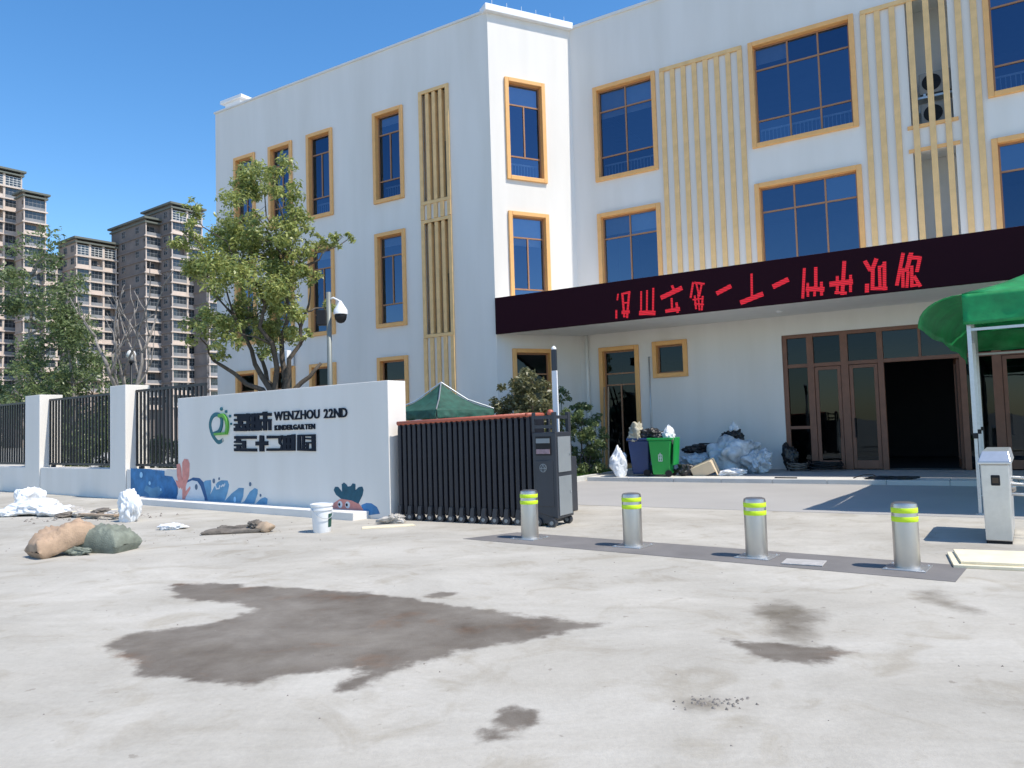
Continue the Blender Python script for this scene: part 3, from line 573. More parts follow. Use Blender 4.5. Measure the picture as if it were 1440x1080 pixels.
for x in (-10.48, -10.21, -9.94, -9.67, -9.39): 
    for (z0, z1) in ((.1, 4.43), (8.30, 8.78)): slat(x, WY-.003, z0, z1)
for x in (-10.21, -9.94, -9.67):
    for (z0, z1) in ((4.56, 8.17), (8.91, 12.47)): slat(x, WY+.10, z0, z1, .13, .13)
# air conditioner units on a shelf in the upper recess
# canopy over the porch
MB().slab([(AX+.03, WY+.02), (IX+.02, -.003), (RX, -.003), (RX, WY+.02)], 4.34, 5.40).build('canopy', M['soffit'], B)
dome = MB().lathe([(.09,0),(.09,-.02),(.06,-.05),(.02,-.06)], 16); dome.build('ceiling_lamp', M['white_metal'], B, (.3, -1.2, 4.337))
# entrance screen with doors
E = MB(); jx = [(.05,.17),(.69,.86),(1.54,1.73),(2.44,2.58),(4.28,4.42),(4.97,5.17),(6.4,6.55),(7.88,8.0)]
for a, b in jx: E.box(a, .05, .1, b, .19, 3.8)
cuts = []
for i in range(len(jx)-1):
    a, b = jx[i][1], jx[i+1][0]; E.box(a, .052, 3.70, b, .188, 3.8); E.box(a, .052, 2.88, b, .188, 2.98)
E = E.build('entrance_screen', M['door_wood'], B, bevel=.006)
MB().box(1.62, .06, 2.98, 1.66, .18, 3.70).build('mullion', M['door_wood'], E)
MB().box(3.40, .06, 2.98, 3.46, .18, 3.70).build('mullion', M['door_wood'], E)
def pane(x0, x1, z0, z1, par=E, y=.12, g='glass_low'):
    return MB().add([(0,0,0),(x1-x0,0,0),(x1-x0,0,z1-z0),(0,0,z1-z0)], [(0,1,2,3)]).build('pane', M[g], par, (x0, y, z0))
for i in range(len(jx)-1):
    a, b = jx[i][1], jx[i+1][0]
    pane(a, b, 2.98, 3.70)
def door_leaf(x0, x1, hx):
    d = MB(); t = .09
    d.box(x0, .07, .12, x0+t, .13, 2.87); d.box(x1-t, .07, .12, x1, .13, 2.87); d.box(x0+t, .07, .12, x1-t, .13, .34); d.box(x0+t, .07, 2.78, x1-t, .13, 2.87)
    d = d.build('door', M['door_wood'], B, bevel=.006); pane(x0+t, x1-t, .34, 2.78, d, .10)
    MB().tube([(hx,.0,.95),(hx,.03,1.0),(hx,.03,1.4),(hx,.0,1.45)], .016, 8).build('handle', M['black'], d, smooth=True)
door_leaf(.87, 1.53, 1.44); door_leaf(1.74, 2.43, 1.83)
MB().box(.17, .06, 1.20, .69, .16, 1.28).build('mullion', M['door_wood'], E)
for a, b in ((.17,.69),(4.42,4.97)): pane(a, b, .12, 2.88)
door_leaf(5.18, 6.39, 5.3)
# the open leaf of the dark doorway folded inwards
dl = MB(); dl.box(0,0,.12,.09,.06,2.87); dl.box(.71,0,.12,.8,.06,2.87); dl.box(.09,0,.12,.71,.06,.34); dl.box(.09,0,2.78,.71,.06,2.87)
dl = dl.build('door', M['door_wood'], B, (4.27, .2, 0), R(97)); 
MB().add([(.09,.03,.34),(.71,.03,.34),(.71,.03,2.78),(.09,.03,2.78)], [(0,1,2,3)]).build('pane', M['glass_low'], dl)
# side door and small window on the porch
window(1.34, 3.8, (.5,), (.70, .80), (-5.53, 0, .1), rail=False, glass='glass_low', merge=(1, 2))
window(1.09, 1.1, (), (), (-3.74, 0, 2.84), rail=False, glass='glass_low')
MB().tube([(0,0,.1),(0,0,4.33)], .055, 12).build('drain_pipe', M['soffit'], B, (-5.93, -.08, 0), smooth=True)
MB().tube([(0,0,.1),(0,0,3.5)], .02, 8).build('conduit', M['galv'], B, (-3.86, -.03, 0), smooth=True)

# red letter display along the canopy
L = thing('led_sign_board', 'long black LED sign board with red characters along the canopy front', 'sign', W(0, WY-.02), BROT)
MB().box(AX+.06, -.10, 4.31, RX, .0, 5.42).build('board', M['led_face'], L, bevel=.01)
for g in LED_GLYPHS:
    k = MB()
    for q, (x0, z0, x1, z1, w) in enumerate(g):
        d = Vector((x1-x0, z1-z0)); ln = max(d.length, .02); d = d/ln; nr = Vector((-d.y, d.x))*w*.0011; e = d*w*.0006
        yy = -.108-q*.0006
        k.prism([(x0-e.x+nr.x, z0-e.y+nr.y), (x1+e.x+nr.x, z1+e.y+nr.y), (x1+e.x-nr.x, z1+e.y-nr.y), (x0-e.x-nr.x, z0-e.y-nr.y)], yy, -.1012)
    k.build('character', M['led_red'], L)

# outdoor air conditioners standing in the upper recess
for z, lb_ in ((9.75, 'outdoor air conditioner unit in upper slatted recess, upper of two'), (8.935, 'outdoor air conditioner unit in upper slatted recess, lower of two')):
    a = thing('air_conditioner', lb_, 'air conditioner', W(4.12, .55, z), BROT, 'air conditioners in the recess')
    MB().box(-.36, -.16, .06, .36, .16, .62).build('casing', M['ac_grey'], a, bevel=.02)
    g = MB(); g.disc((-.08, .34), .22, -.172, -.162, 20); g.build('fan_grille', M['black'], a)
    g = MB()
    for k in range(5): g.disc((-.08, .34), .22-.04*k, -.178-.0002*k, -.1735, 20) if False else None
    g.box(-.3, -.18, .33, .14, -.174, .35).box(-.09, -.184, .12, -.07, -.1745, .56); g.build('grille_bar', M['black'], a)
    for x in (-.25, .25): MB().box(x-.03, -.2, 0, x+.03, .2, .06).build('foot', M['galv'], a)
    if z > 9:
        MB().box(-.42, -.2, -.06, .42, .2, -.003).box(-.42, .16, -.3, .42, .2, -.06).build('bracket', M['galv'], a)

# small unit on the wing wall behind the tree
a = thing('air_conditioner', 'white air conditioner unit on wing wall behind the tree', 'air conditioner', W(-17.0, WY-.22, 3.95), BROT)
MB().box(-.42, -.16, 0, .42, .16, .56).build('casing', M['white_metal'], a, bevel=.02)
MB().disc((-.1, .28), .22, -.172, -.162, 20).build('fan_grille', M['ac_grey'], a)
for x in (-.3, .3): MB().box(x-.02, -.16, -.04, x+.02, .215, -.003).build('bracket', M['galv'], a)

# ------------------------------------------------------------------ sign wall
SG = Vector((-2.109, 12.999, 0))
su = Vector((math.cos(SGR), math.sin(SGR), 0)); sv = Vector((-math.sin(SGR), math.cos(SGR), 0))
def S(x, y, z=0): return SG + su*x + sv*y + Vector((0, 0, z))
T = thing('sign_wall', 'white entrance sign wall with navy lettering and painted sea creatures', 'wall', SG, SGR)
MB().box(-6.7, 0, -.02, 0, .42, 2.35).build('wall', M['sign_plaster'], T, bevel=.008)
MB().box(-8.3, -.36, -.02, -.52, -.004, .13).build('plinth', M['sign_plaster'], T, bevel=.01)
for g in SIGN_GLYPHS:
    k = MB()
    for q, p in enumerate(g): k.prism(p, -.028-.0005*q, .002)
    k.build('character', M['ink'], T)
def curve2(p, k=5):
    P_ = [Vector(q) for q in p]; out = []
    for i in range(len(P_)-1):
        a, b, c, d = P_[max(i-1,0)], P_[i], P_[i+1], P_[min(i+2,len(P_)-1)]
        for j in range(k):
            t = j/k; out.append(tuple(.5*((2*b)+(c-a)*t+(2*a-5*b+4*c-d)*t*t+(3*b-a-3*c+d)*t**3)))
    return out+[tuple(P_[-1])]
lg = MB().ribbon(curve2(LOGO_RING), .085, -.026, .002).build('logo_ring', M['teal'], T)
MB().ribbon(curve2(LOGO_SUN[:-1]), .07, -.058, .001).ribbon(LOGO_SUN[-2:], .05, -.06, .001).build('logo_sun', M['logo_green'], T)
for c, r in LOGO_DOTS: MB().disc(c, r, -.027, .002).build('logo_dot', M['teal'] , T)
# lettering
def letters(txt, x0, x1, z0, z1, weight):
    out = []
    for ch in txt:
        if ch == ' ': out.append(None); continue
        cu = bpy.data.curves.new('t', 'FONT'); cu.body = ch; cu.size = 1; cu.extrude = 0; cu.offset = weight; cu.resolution_u = 3
        o = bpy.data.objects.new('t', cu); COL.objects.link(o); out.append(o)
    bpy.context.view_layer.update(); dg = bpy.context.evaluated_depsgraph_get()
    meshes = []; wd_ = []
    for o in out:
        if o is None: meshes.append(None); wd_.append(.30); continue
        me = bpy.data.meshes.new_from_object(o.evaluated_get(dg)); a = np.empty(len(me.vertices)*3); me.vertices.foreach_get('co', a); a = a.reshape(-1, 3)
        meshes.append((me, a)); wd_.append(a[:,0].max()-a[:,0].min())
    gap = .10; tot = sum(wd_)+gap*(len(wd_)-1); kx = (x1-x0)/tot; x = x0
    for ms, w in zip(meshes, wd_):
        if ms:
            me, a = ms; zz = a[:,1]; lo, hi = zz.min(), zz.max()
            X_ = (a[:,0]-a[:,0].min())*kx; Z_ = (zz-lo)/(hi-lo)*(z1-z0)
            co = np.stack([X_, 0*X_, Z_], -1); me.vertices.foreach_set('co', co.ravel()); me.materials.clear(); me.materials.append(M['ink']); me.name = 'letter'; me.update()
            ob = place('letter', me, T, (x, -.012, z0)); md = ob.modifiers.new('solid', 'SOLIDIFY'); md.thickness = .022; md.offset = 0
        x += (w+gap)*kx
    for o in out:
        if o: bpy.data.objects.remove(o)
letters('WENZHOU 22ND', -3.16, -1.03, 1.755, 1.925, .018)
letters('KINDERGARTEN', -3.15, -1.93, 1.565, 1.665, .03)
# mural, flat paint on the wall
MB().prism(MURAL_WEED, -.003, .001).build('painted_weed', M['m_blue2'], T)
MB().prism(MURAL_RIM, -.0045, .001).build('painted_rim', M['m_rim'], T)
MB().prism(MURAL_WHITE, -.006, .001).build('painted_blob', M['m_white'], T)
for i, p in enumerate(MURAL_CORAL): MB().prism(p, -.0085-.001*i, .001).build('painted_coral', M['m_pink'], T)
for i, (c, r) in enumerate(MURAL_SPOTS): MB().disc(c, r, -.0095, .001, 14, 1.15).build('painted_spot', M['m_spot'], T)
for p in MURAL_MARKS: MB().ribbon(p, .03, -.0072, .001).build('painted_mark', M['m_white'], T)
MB().disc(MURAL_DROP[0], .045, -.006, .001, 10, 1.3).build('painted_drop', M['m_sky'], T)
MB().prism(CRIT_DOME, -.003, .001).build('painted_dome', M['m_blue'], T)
MB().prism(CRIT_BODY, -.0045, .001).build('painted_body', M['m_body'], T)
MB().prism(CRIT_LEAF, -.006, .001).build('painted_leaf', M['m_leaf'], T)
for c in CRIT_EYES: MB().disc(c, .062, -.007, .001).build('painted_eye', M['m_white'], T)
for c in CRIT_PUP: MB().disc(c, .028, -.0085, .001).build('painted_pupil', M['ink'], T)

# ------------------------------------------------------------------ boundary wall and fence panels
F = thing('boundary_wall', 'low white boundary wall with two tall pillars left of sign wall', 'wall', S(0, .25), SGR)
for a, b in ((-22, -15.66), (-14.62, -10.42), (-9.58, -6.4)): MB().box(a, .02, -.02, b, .5, .74).build('low_wall', M['sign_plaster'], F, bevel=.006)
for a, b in ((-10.4, -9.6), (-15.64, -14.64)): MB().box(a, 0, -.02, b, .62, 2.83).build('pillar', M['sign_plaster'], F, bevel=.008)
MB().prism(MURAL_SEA, .014, .021).build('painted_sea', M['m_blue'], F)
MB().prism(MURAL_SWIRL, .012, .021).build('painted_swirl', M['m_blue2'], F)
for c, r in zip(MURAL_BUBBLES, (.07, .045, .035)): MB().disc(c, r, .010, .021).build('painted_bubble', M['m_sky'], F)
def fence_panel(x0, x1, label):
    p = thing('fence_panel', label, 'fence', S(x0, .52), SGR, 'dark metal fence panels on the boundary wall')
    w = x1-x0; z0, z1 = .80, 2.70
    for zz in (z0, z1-.06): MB().box(0, -.025, zz, w, .025, zz+.06).build('rail', M['fence'], p)
    n = int(w/.185); bm = MB().box(-.027, -.02, 0, .027, .02, z1-z0-.12-.004).mesh('bar', M['fence'])
    for i in range(n+1): place('bar', bm, p, (.03+(w-.06)*i/n, 0, z0+.062))
    for x in (.25, w-.25): MB().box(x-.05, -.05, .735, x+.05, .05, z0-.002).build('foot', M['fence'], p)
fence_panel(-22, -15.66, 'dark bar fence panel left of the leftmost white pillar')
fence_panel(-14.62, -10.42, 'dark bar fence panel between the two white pillars')
fence_panel(-9.58, -6.42, 'short dark bar fence panel beside the sign wall above blue painting')

# ------------------------------------------------------------------ retractable gate
GROT = R(-31)
Gt = thing('retractable_gate', 'charcoal folding retractable gate with orange top caps and drive head', 'gate', (-1.95, 12.96, 0), GROT)
N = 25; xs = [.03+i*(2.50/(N-1)) for i in range(N)]
post = MB(); hz = 1.60
prof = [(-.036,.16),(-.036,1.48),(-.026,hz),(.026,hz),(.036,1.48),(.036,.16),(.016,.10),(-.016,.10)]
post.prism(prof, 0, .46)
post_m = post.mesh('post', M['gate'])
capm = MB().tube([(0,-.02,0),(0,.48,0)], .036, 10).mesh('cap', M['gate_orange'], True)
linkm = MB().box(-.05, .12, .45, .05, .14, .50).box(-.05, .12, 1.2, .05, .14, 1.25).mesh('link', M['gate'])
whm = MB().tube([(0,-.05,0),(0,.03,0)], .066, 14).mesh('wheel', M['gate_head'])
hubm = MB().tube([(0,-.058,0),(0,-.05,0)], .03, 10).mesh('hub', M['gate_panel'])
for i, x in enumerate(xs):
    dz = .06*i/(N-1)
    o = place('post', post_m, Gt, (x, 0, 0), bevel=.012); o.scale = (1, 1, (hz+dz)/hz)
    place('cap', capm, Gt, (x, 0, hz+dz+.01))
    place('link', linkm, Gt, (x+.05, 0, 0))
    if i % 2 == 0:
        w = place('wheel', whm, Gt, (x, .02, .062)); place('hub', hubm, w)
        MB().prism([(x-.05,.06),(x+.03,.09),(x+.045,.24),(x-.02,.24)], -.035, .05).build('fork', M['gate_head'], Gt)
MB().tube([(0,.0,hz+.015),(2.5,.0,hz+.075)], .03, 10).build('top_rail', M['gate_orange'], Gt, smooth=True)
h = MB(); hx0, hx1 = 2.60, 3.0
h.prism([(hx0,.22),(hx1,.12),(hx1,1.40),(hx0,1.40)], .0, .52)
h = h.build('drive_head', M['gate_head'], Gt, bevel=.012)
MB().box(hx0+.05, -.012, .30, hx1-.06, .002, .98).build('front_panel', M['gate_head'], h, bevel=.006)
MB().box(hx0+.06, -.014, 1.06, hx1-.08, .002, 1.34).build('display', M['black'], h, bevel=.006)
MB().box(hx0+.075, -.022, 1.08, hx1-.095, -.015, 1.15).build('display_strip', mat('display_strip', (.30, .20, .22), .5, var=.3, scale=20), h)
MB().box(hx0+.075, -.022, 1.24, hx1-.095, -.015, 1.31).build('display_strip', M['gate_panel'], h)
em = MB()
for k in range(12):
    a = 2*math.pi*k/12; b2 = 2*math.pi*(k+1)/12; cx_, cz_ = hx0+.18, .87
    em.ribbon([(cx_+.055*math.cos(a), cz_+.06*math.sin(a)), (cx_+.055*math.cos(b2), cz_+.06*math.sin(b2))], .011, -.018, -.0125)
em.ribbon([(cx_-.03, cz_-.005), (cx_, cz_+.05), (cx_+.03, cz_-.005)], .011, -.019, -.0125).ribbon([(cx_-.05, cz_-.005), (cx_+.05, cz_-.005)], .011, -.0195, -.0125).ribbon([(cx_-.02, cz_-.01), (cx_-.02, cz_-.05)], .011, -.019, -.0125).ribbon([(cx_+.02, cz_-.01), (cx_+.02, cz_-.05)], .011, -.019, -.0125)
em.build('emblem', M['gate_panel'], h)
for z0, z1 in ((.16, .74), (.80, 1.33)):
    MB().box(hx1+.001, .05, z0, hx1+.012, .46, z1).build('side_panel', M['gate_panel'], h, bevel=.004)
MB().box(hx1+.013, .40, 1.05, hx1+.02, .43, 1.08).build('lock', M['galv'], h); MB().box(hx1+.013, .40, .48, hx1+.02, .43, .51).build('lock', M['galv'], h)
for a, b, c, d in ((hx0, 0, hx0+.045, .05), (hx1-.06, 0, hx1, .06), (hx1-.06, .44, hx1, .52), (hx0, .46, hx0+.045, .52)):
    MB().box(a, b, 1.402, c, d, 1.70).build('corner_post', M['gate_head'], h, bevel=.006)
MB().box(hx0+.046, .004, 1.46, hx1-.061, .04, 1.51).box(hx0+.046, .004, 1.60, hx1-.061, .04, 1.65).box(hx1-.045, .061, 1.60, hx1-.015, .439, 1.65).build('guard_bar', M['gate_head'], h)
MB().lathe([(.045,0),(.05,.03),(.045,.06),(.02,.08)], 14, (hx1-.1, .05, 1.66)).build('beacon', M['gate_orange'], h, smooth=True)
for x, y in ((hx0+.06, .03), (hx1-.08, -.01), (hx1-.08, .48)):
    w = place('wheel', whm, Gt, (x, y, .062)); place('hub', hubm, w)
MB().prism([(hx0+.01,.05),(hx1-.12,.05),(hx1-.05,.16),(hx0+.01,.21)], .02, .45).build('skirt', M['gate_head'], h)

# ------------------------------------------------------------------ bollards
def bollard(x, y, label):
    b = thing('bollard', label, 'bollard', (x, y, .004), R(-37.3), 'steel bollards across the driveway')
    MB().lathe([(.118,0),(.118,.60),(.112,.628),(.09,.64),(.02,.642)], 32).build('post', M['steel'], b, auto=35)
    for z in (.455, .54): MB().lathe([(.1185,z),(.1205,z+.003),(.1205,z+.047),(.1185,z+.05)], 32).build('reflective_band', M['hivis'], b, auto=35)
    MB().box(-.19, -.19, .0, .19, .19, .010).build('base_plate', M['steel_light'], b, bevel=.004)
    for sx in (-1, 1):
        for sy in (-1, 1): MB().lathe([(.012,.010),(.012,.014),(.007,.017)], 8, (sx*.16, sy*.16, 0)).build('bolt', M['galv'], b)
bollard(.18, 10.39, 'steel bollard with yellow bands standing in front of the gate head')
bollard(1.42, 9.48, 'steel bollard with yellow bands, second from the gate')
bollard(2.62, 8.49, 'steel bollard with yellow bands, third from the gate')
bollard(3.82, 7.62, 'nearest steel bollard with yellow bands, beside the pale plywood board')
pl = MB().box(-.2, -.15, 0, .2, .15, .012).build('inspection_plate', M['lid'], None, (2.96, 8.03, .005), R(-30), bevel=.003)
tag(pl, 'pale square inspection plate set in the dark strip between bollards', 'cover')

# steel turnstile cabinet seen end on
c = thing('turnstile_cabinet', 'brushed steel turnstile cabinet with sloping lid on the right', 'turnstile', (5.50, 8.85, .002), R(-34))
MB().hexa([(-.13,0,.03),(.13,0,.03),(.13,1.3,.03),(-.13,1.3,.03),(-.14,-.02,.90),(.14,-.02,.90),(.14,1.32,.90),(-.14,1.32,.90)]).build('body', M['steel_light'], c, bevel=.012)
MB().box(-.165, -.045, .902, .165, 1.345, .93).build('lid_rim', M['steel_light'], c, bevel=.006)
MB().hexa([(-.162,-.042,.931),(.162,-.042,.931),(.162,1.342,.931),(-.162,1.342,.931),(-.12,.05,1.05),(.14,.05,1.05),(.14,1.25,1.05),(-.12,1.25,1.05)]).build('lid', M['steel_light'], c, bevel=.008)
MB().box(-.045, -.032, .66, .045, -.012, .78).build('reader', M['black'], c, bevel=.012)
MB().box(-.03, -.037, .69, .03, -.033, .75).build('reader_window', mat('reader_brown', (.06, .035, .02), .3, var=.3, scale=20), c)
MB().box(-.125, .005, 0, .125, 1.295, .029).build('foot', M['black'], c)
for y_, z_ in ((.55, .52), (.55, .64), (.8, .70)): MB().tube([(.13, y_, z_), (.62, y_+.05, z_-.03)], .019, 10).build('arm', M['steel_light'], c, smooth=True)
MB().lathe([(.07,0),(.07,.02),(.05,.05)], 16).build('arm_hub', M['steel'], c, (.131, .62, .60), (0, R(90), 0))
pw = MB(); pw.slab([(-.02,-.40),(1.9,-.46),(1.92,.42),(0,.40)], 0, .03); pw.slab([(.05,-.34),(1.88,-.38),(1.9,.44),(.06,.42)], .031, .058)
tag(pw.build('plywood_board', M['plywood'], None, (4.42, 7.92, .001), R(-24), bevel=.004), 'pale yellow plywood board lying on the ground by the cabinet', 'board')
# raised barrier boom behind the gate
bb = thing('raised_barrier', 'raised white barrier boom with dark tip standing behind the gate', 'barrier', (.86, 13.5, 0), R(-31))
MB().box(-.16, -.2, 0, .16, .2, .95).build('cabinet', M['gate_head'], bb, bevel=.015)
MB().hexa([(-.055,-.24,.7),(.055,-.24,.7),(.055,-.205,.7),(-.055,-.205,.7),(-.05,-.24,2.45),(.05,-.24,2.45),(.05,-.205,2.45),(-.05,-.205,2.45)]).build('boom', M['white_metal'], bb, bevel=.006)
MB().box(-.049, -.241, 2.452, .049, -.204, 2.82).build('boom_tip', M['gate_head'], bb, bevel=.006)
MB().lathe([(.045,2.82),(.04,2.85),(.012,2.88)], 10, (0,-.222,0)).build('boom_cap', M['white_metal'], bb)

# CCTV pole
cp = thing('camera_pole', 'grey pole with white dome security camera above sign wall', 'security camera', (-4.27, 18.0, 0), 0)
MB().tube([(0,0,0),(0,0,4.8)], .06, 12).build('pole', mat('pole_grey', (.20, .215, .20), .5, .3), cp, smooth=True)
MB().tube([(0,0,4.62),(.12,-.05,4.66),(.26,-.06,4.58),(.29,-.06,4.55)], .022, 8).build('arm', M['white_metal'], cp, smooth=True)
MB().lathe([(.02,4.58),(.05,4.53),(.16,4.36),(.165,4.26),(.12,4.25)], 20, (.29,-.06,0)).build('housing', M['white_metal'], cp, auto=40)
MB().lathe([(.03,4.05),(.08,4.07),(.125,4.13),(.142,4.20),(.142,4.249)], 20, (.29,-.06,0)).build('dome', M['black'], cp, smooth=True)
MB().box(-.28, -.09, 4.02, -.05, .12, 4.38).build('junction_box', M['black'], cp, bevel=.02)

# street lamp with a globe far behind the fence
lp = thing('globe_lamp', 'white globe lamp on a slim post behind the fence', 'street lamp', (-14.9, 30, 0), 0)
MB().tube([(0,0,0),(0,0,4.5)], [.07,.045], 10).build('pole', M['fence'], lp, smooth=True)
MB().lathe([(.05,4.55),(.12,4.60),(.17,4.70),(.175,4.79),(.13,4.90),(.04,4.95)], 18).build('globe', M['globe'], lp, smooth=True)
MB().lathe([(.1,4.44),(.12,4.5),(.06,4.52)], 12).build('collar', M['fence'], lp)

# ------------------------------------------------------------------ tents
def grid_sheet(fn, nu, nv):
    m = MB(); v = [fn(i/nu, j/nv) for j in range(nv+1) for i in range(nu+1)]
    f = [(j*(nu+1)+i, j*(nu+1)+i+1, (j+1)*(nu+1)+i+1, (j+1)*(nu+1)+i) for j in range(nv) for i in range(nu)]
    return m.add(v, f)
def cloth(o, t=.006):
    md = o.modifiers.new('solid', 'SOLIDIFY'); md.thickness = t; md.offset = 0; return o
def gable_roof(w, d, ze, za, sag):
    """hipped cloth roof sheets over a rectangle centred at origin"""
    out = []
    hw, hd = w/2, d/2; rl = max(hd-hw, 0)
    def side(p0, p1, a0, a1):
        def fn(u, v):
            p = Vector(p0).lerp(Vector(p1), u); a = Vector(a0).lerp(Vector(a1), u)
            q = p.lerp(a, v); s_ = math.sin(math.pi*v)*sag + math.sin(math.pi*u)*(1-v)*sag*.5
            q.z -= s_; q.z += .015*noise.noise(q*2.3)
            return tuple(q)
        return grid_sheet(fn, 12, 8)
    A0, A1 = (0,-rl,za), (0,rl,za); C_ = [(-hw,-hd,ze),(hw,-hd,ze),(hw,hd,ze),(-hw,hd,ze)]
    return [side(C_[0], C_[1], A0, A0), side(C_[1], C_[2], A0, A1), side(C_[2], C_[3], A1, A1), side(C_[3], C_[0], A1, A0)]
# big green tent over the entrance drive
tw_, td_ = 3.0, 5.9; tx, ty = 4.68+1.5, -8.72+td_/2
Tn = thing('green_tent', 'big bright green canopy tent on silver poles at the entrance', 'tent', W(tx, ty), BROT)
for k in gable_roof(tw_+.06, td_+.06, 3.28, 4.05, .10): cloth(k.build('roof_cloth', M['tent'], Tn, smooth=True))
def val(p0, p1, drop, flare, seed, nrm):
    def fn(u, v):
        p = Vector(p0).lerp(Vector(p1), u); n_ = Vector(nrm)
        d_ = drop(u); f_ = flare(u)
        q = p + n_*(f_*math.sin(v*math.pi/2)) - Vector((0,0,1))*(d_*(1-math.cos(v*math.pi/2)) if f_ > .1 else d_*v)
        q += n_*(.05*noise.noise(Vector((u*9+seed, v*1.5, seed)))*(v+.1)); q.z += .03*noise.noise(Vector((u*7, seed, 2)))*v
        return tuple(q)
    return grid_sheet(fn, 40, 8)
hw, hd = tw_/2+.035, td_/2+.035
cloth(val((-hw,-hd,3.27),(hw,-hd,3.27), lambda u: .46, lambda u: .02, 1, (0,-1,0)).build('valance', M['tent'], Tn, smooth=True))
cloth(val((-hw,hd,3.27),(-hw,-hd,3.27), lambda u: .72-.27*u, lambda u: .12+.50*max(0,u-.2)/.8, 4, (-1,0,0)).build('valance', M['tent'], Tn, smooth=True))
cloth(val((hw,-hd,3.27),(hw,hd,3.27), lambda u: .46, lambda u: .02, 7, (1,0,0)).build('valance', M['tent'], Tn, smooth=True))
cloth(val((hw,hd,3.27),(-hw,hd,3.27), lambda u: .46, lambda u: .02, 9, (0,1,0)).build('valance', M['tent'], Tn, smooth=True))
for sx, sy in ((-1,-1),(1,-1),(1,1),(-1,1),(-1,0),(1,0)):
    x, y = sx*(tw_/2-.03), sy*(td_/2-.03)
    MB().box(x-.028, y-.028, 1.15, x+.028, y+.028, 3.26).box(x-.022, y-.022, .02, x+.022, y+.022, 1.15).build('leg', M['galv'], Tn, bevel=.004)
    MB().box(x-.06, y-.06, 0, x+.06, y+.06, .02).build('foot', M['galv'], Tn)
    MB().box(x-.035, y-.05, 1.12, x+.035, y+.05, 1.20).build('slider', M['black'], Tn)
for y in (-td_/2+.03, td_/2-.03): MB().box(-tw_/2, y-.015, 2.72, tw_/2, y+.015, 2.76).build('cross_bar', M['galv'], Tn)
for x in (-tw_/2+.03, tw_/2-.03): MB().box(x-.015, -td_/2, 2.76, x+.015, td_/2, 2.80).build('cross_bar', M['galv'], Tn)
# faded tent behind the gate
Tm = thing('faded_green_tent', 'faded dark green pyramid tent top behind the folding gate', 'tent', (-1.85, 20.0, 0), R(-45))
for k in gable_roof(1.9, 1.9, 1.98, 2.68, .12): cloth(k.build('roof_cloth', M['tent_old'], Tm, smooth=True))
q = .95
for p0, p1, nn in (((-q,-q,1.98),(q,-q,1.98),(0,-1,0)),((q,-q,1.98),(q,q,1.98),(1,0,0)),((q,q,1.98),(-q,q,1.98),(0,1,0)),((-q,q,1.98),(-q,-q,1.98),(-1,0,0))):
    cloth(val(p0, p1, lambda u: .22, lambda u: .03, 3, nn).build('valance', M['tent_old'], Tm, smooth=True))
for sx in (-1, 1):
    for sy in (-1, 1):
        MB().box(sx*.9-.02, sy*.9-.02, 0, sx*.9+.02, sy*.9+.02, 1.95).build('leg', M['galv'], Tm)
        MB().tube([(sx*.96,sy*.96,1.99),(sx*.48,sy*.48,2.24),(0,0,2.71)], .018, 6).build('hip_seam', M['galv'], Tm)

# ------------------------------------------------------------------ vegetation
def leaves(name, clumps, dens, L_, m, parent, seed, wid=.42, droop=.25):
    g = np.random.default_rng(seed); P_, C_, Rr = [], [], []
    for (x, y, z, r) in clumps:
        n = max(8, int(dens*r*r)); d = g.normal(size=(n, 3)); d /= np.linalg.norm(d, axis=1)[:,None]
        rad = r*g.uniform(.05, 1, n)**.45; rad *= 1+.25*g.normal(size=n)*.5
        p = np.array([x, y, z])+d*rad[:,None]*np.array([1, 1, .82]); P_.append(p); C_.append(np.repeat([[x, y, z]], n, 0)); Rr.append(np.full(n, r))
    P_ = np.concatenate(P_); C_ = np.concatenate(C_); n = len(P_)
    out = P_-C_; out /= (np.linalg.norm(out, axis=1)[:,None]+1e-6)
    nrm = out*.5+np.array([0,0,.6])+g.normal(size=(n,3))*.55; nrm /= np.linalg.norm(nrm, axis=1)[:,None]
    t = out*.6+g.normal(size=(n,3))*.6-np.array([0,0,droop]); t -= nrm*np.sum(t*nrm,1)[:,None]; t /= (np.linalg.norm(t,axis=1)[:,None]+1e-6)
    s = np.cross(nrm, t); ln = L_*(.45+.95*g.beta(2, 2, n))[:,None]; w = ln*wid*.5
    v = np.stack([P_-t*ln*.5, P_+s*w-t*ln*.05+nrm*w*.3, P_+t*ln*.5, P_-s*w-t*ln*.05+nrm*w*.3], 1).reshape(-1, 3)
    me = bpy.data.meshes.new(name); me.vertices.add(4*n); me.vertices.foreach_set('co', v.ravel())
    me.loops.add(4*n); me.loops.foreach_set('vertex_index', np.arange(4*n, dtype=np.int32)); me.polygons.add(n)
    me.polygons.foreach_set('loop_start', np.arange(0, 4*n, 4, dtype=np.int32)); me.update(calc_edges=True)
    tone = np.repeat(np.clip(g.beta(2, 2.4, n)+.25*(out[:,2]-.1)*0, 0, 1), 4).astype(np.float32)
    at = me.attributes.new('tone', 'FLOAT', 'POINT'); at.data.foreach_set('value', tone)
    me.materials.append(m); return place(name, me, parent)
def limb(mb, a, b, r0, r1, rnd, k=5, wob=.1, n=7):
    a, b = Vector(a), Vector(b); L_ = (b-a).length; pts = []
    for i in range(k+1):
        t = i/k; p = a.lerp(b, t)
        if 0 < i < k: p += Vector((rnd.uniform(-1,1), rnd.uniform(-1,1), rnd.uniform(-.3,.8)))*wob*L_*math.sin(math.pi*t)
        pts.append(p)
    mb.tube(pts, [r0+(r1-r0)*i/k for i in range(k+1)], n); return pts

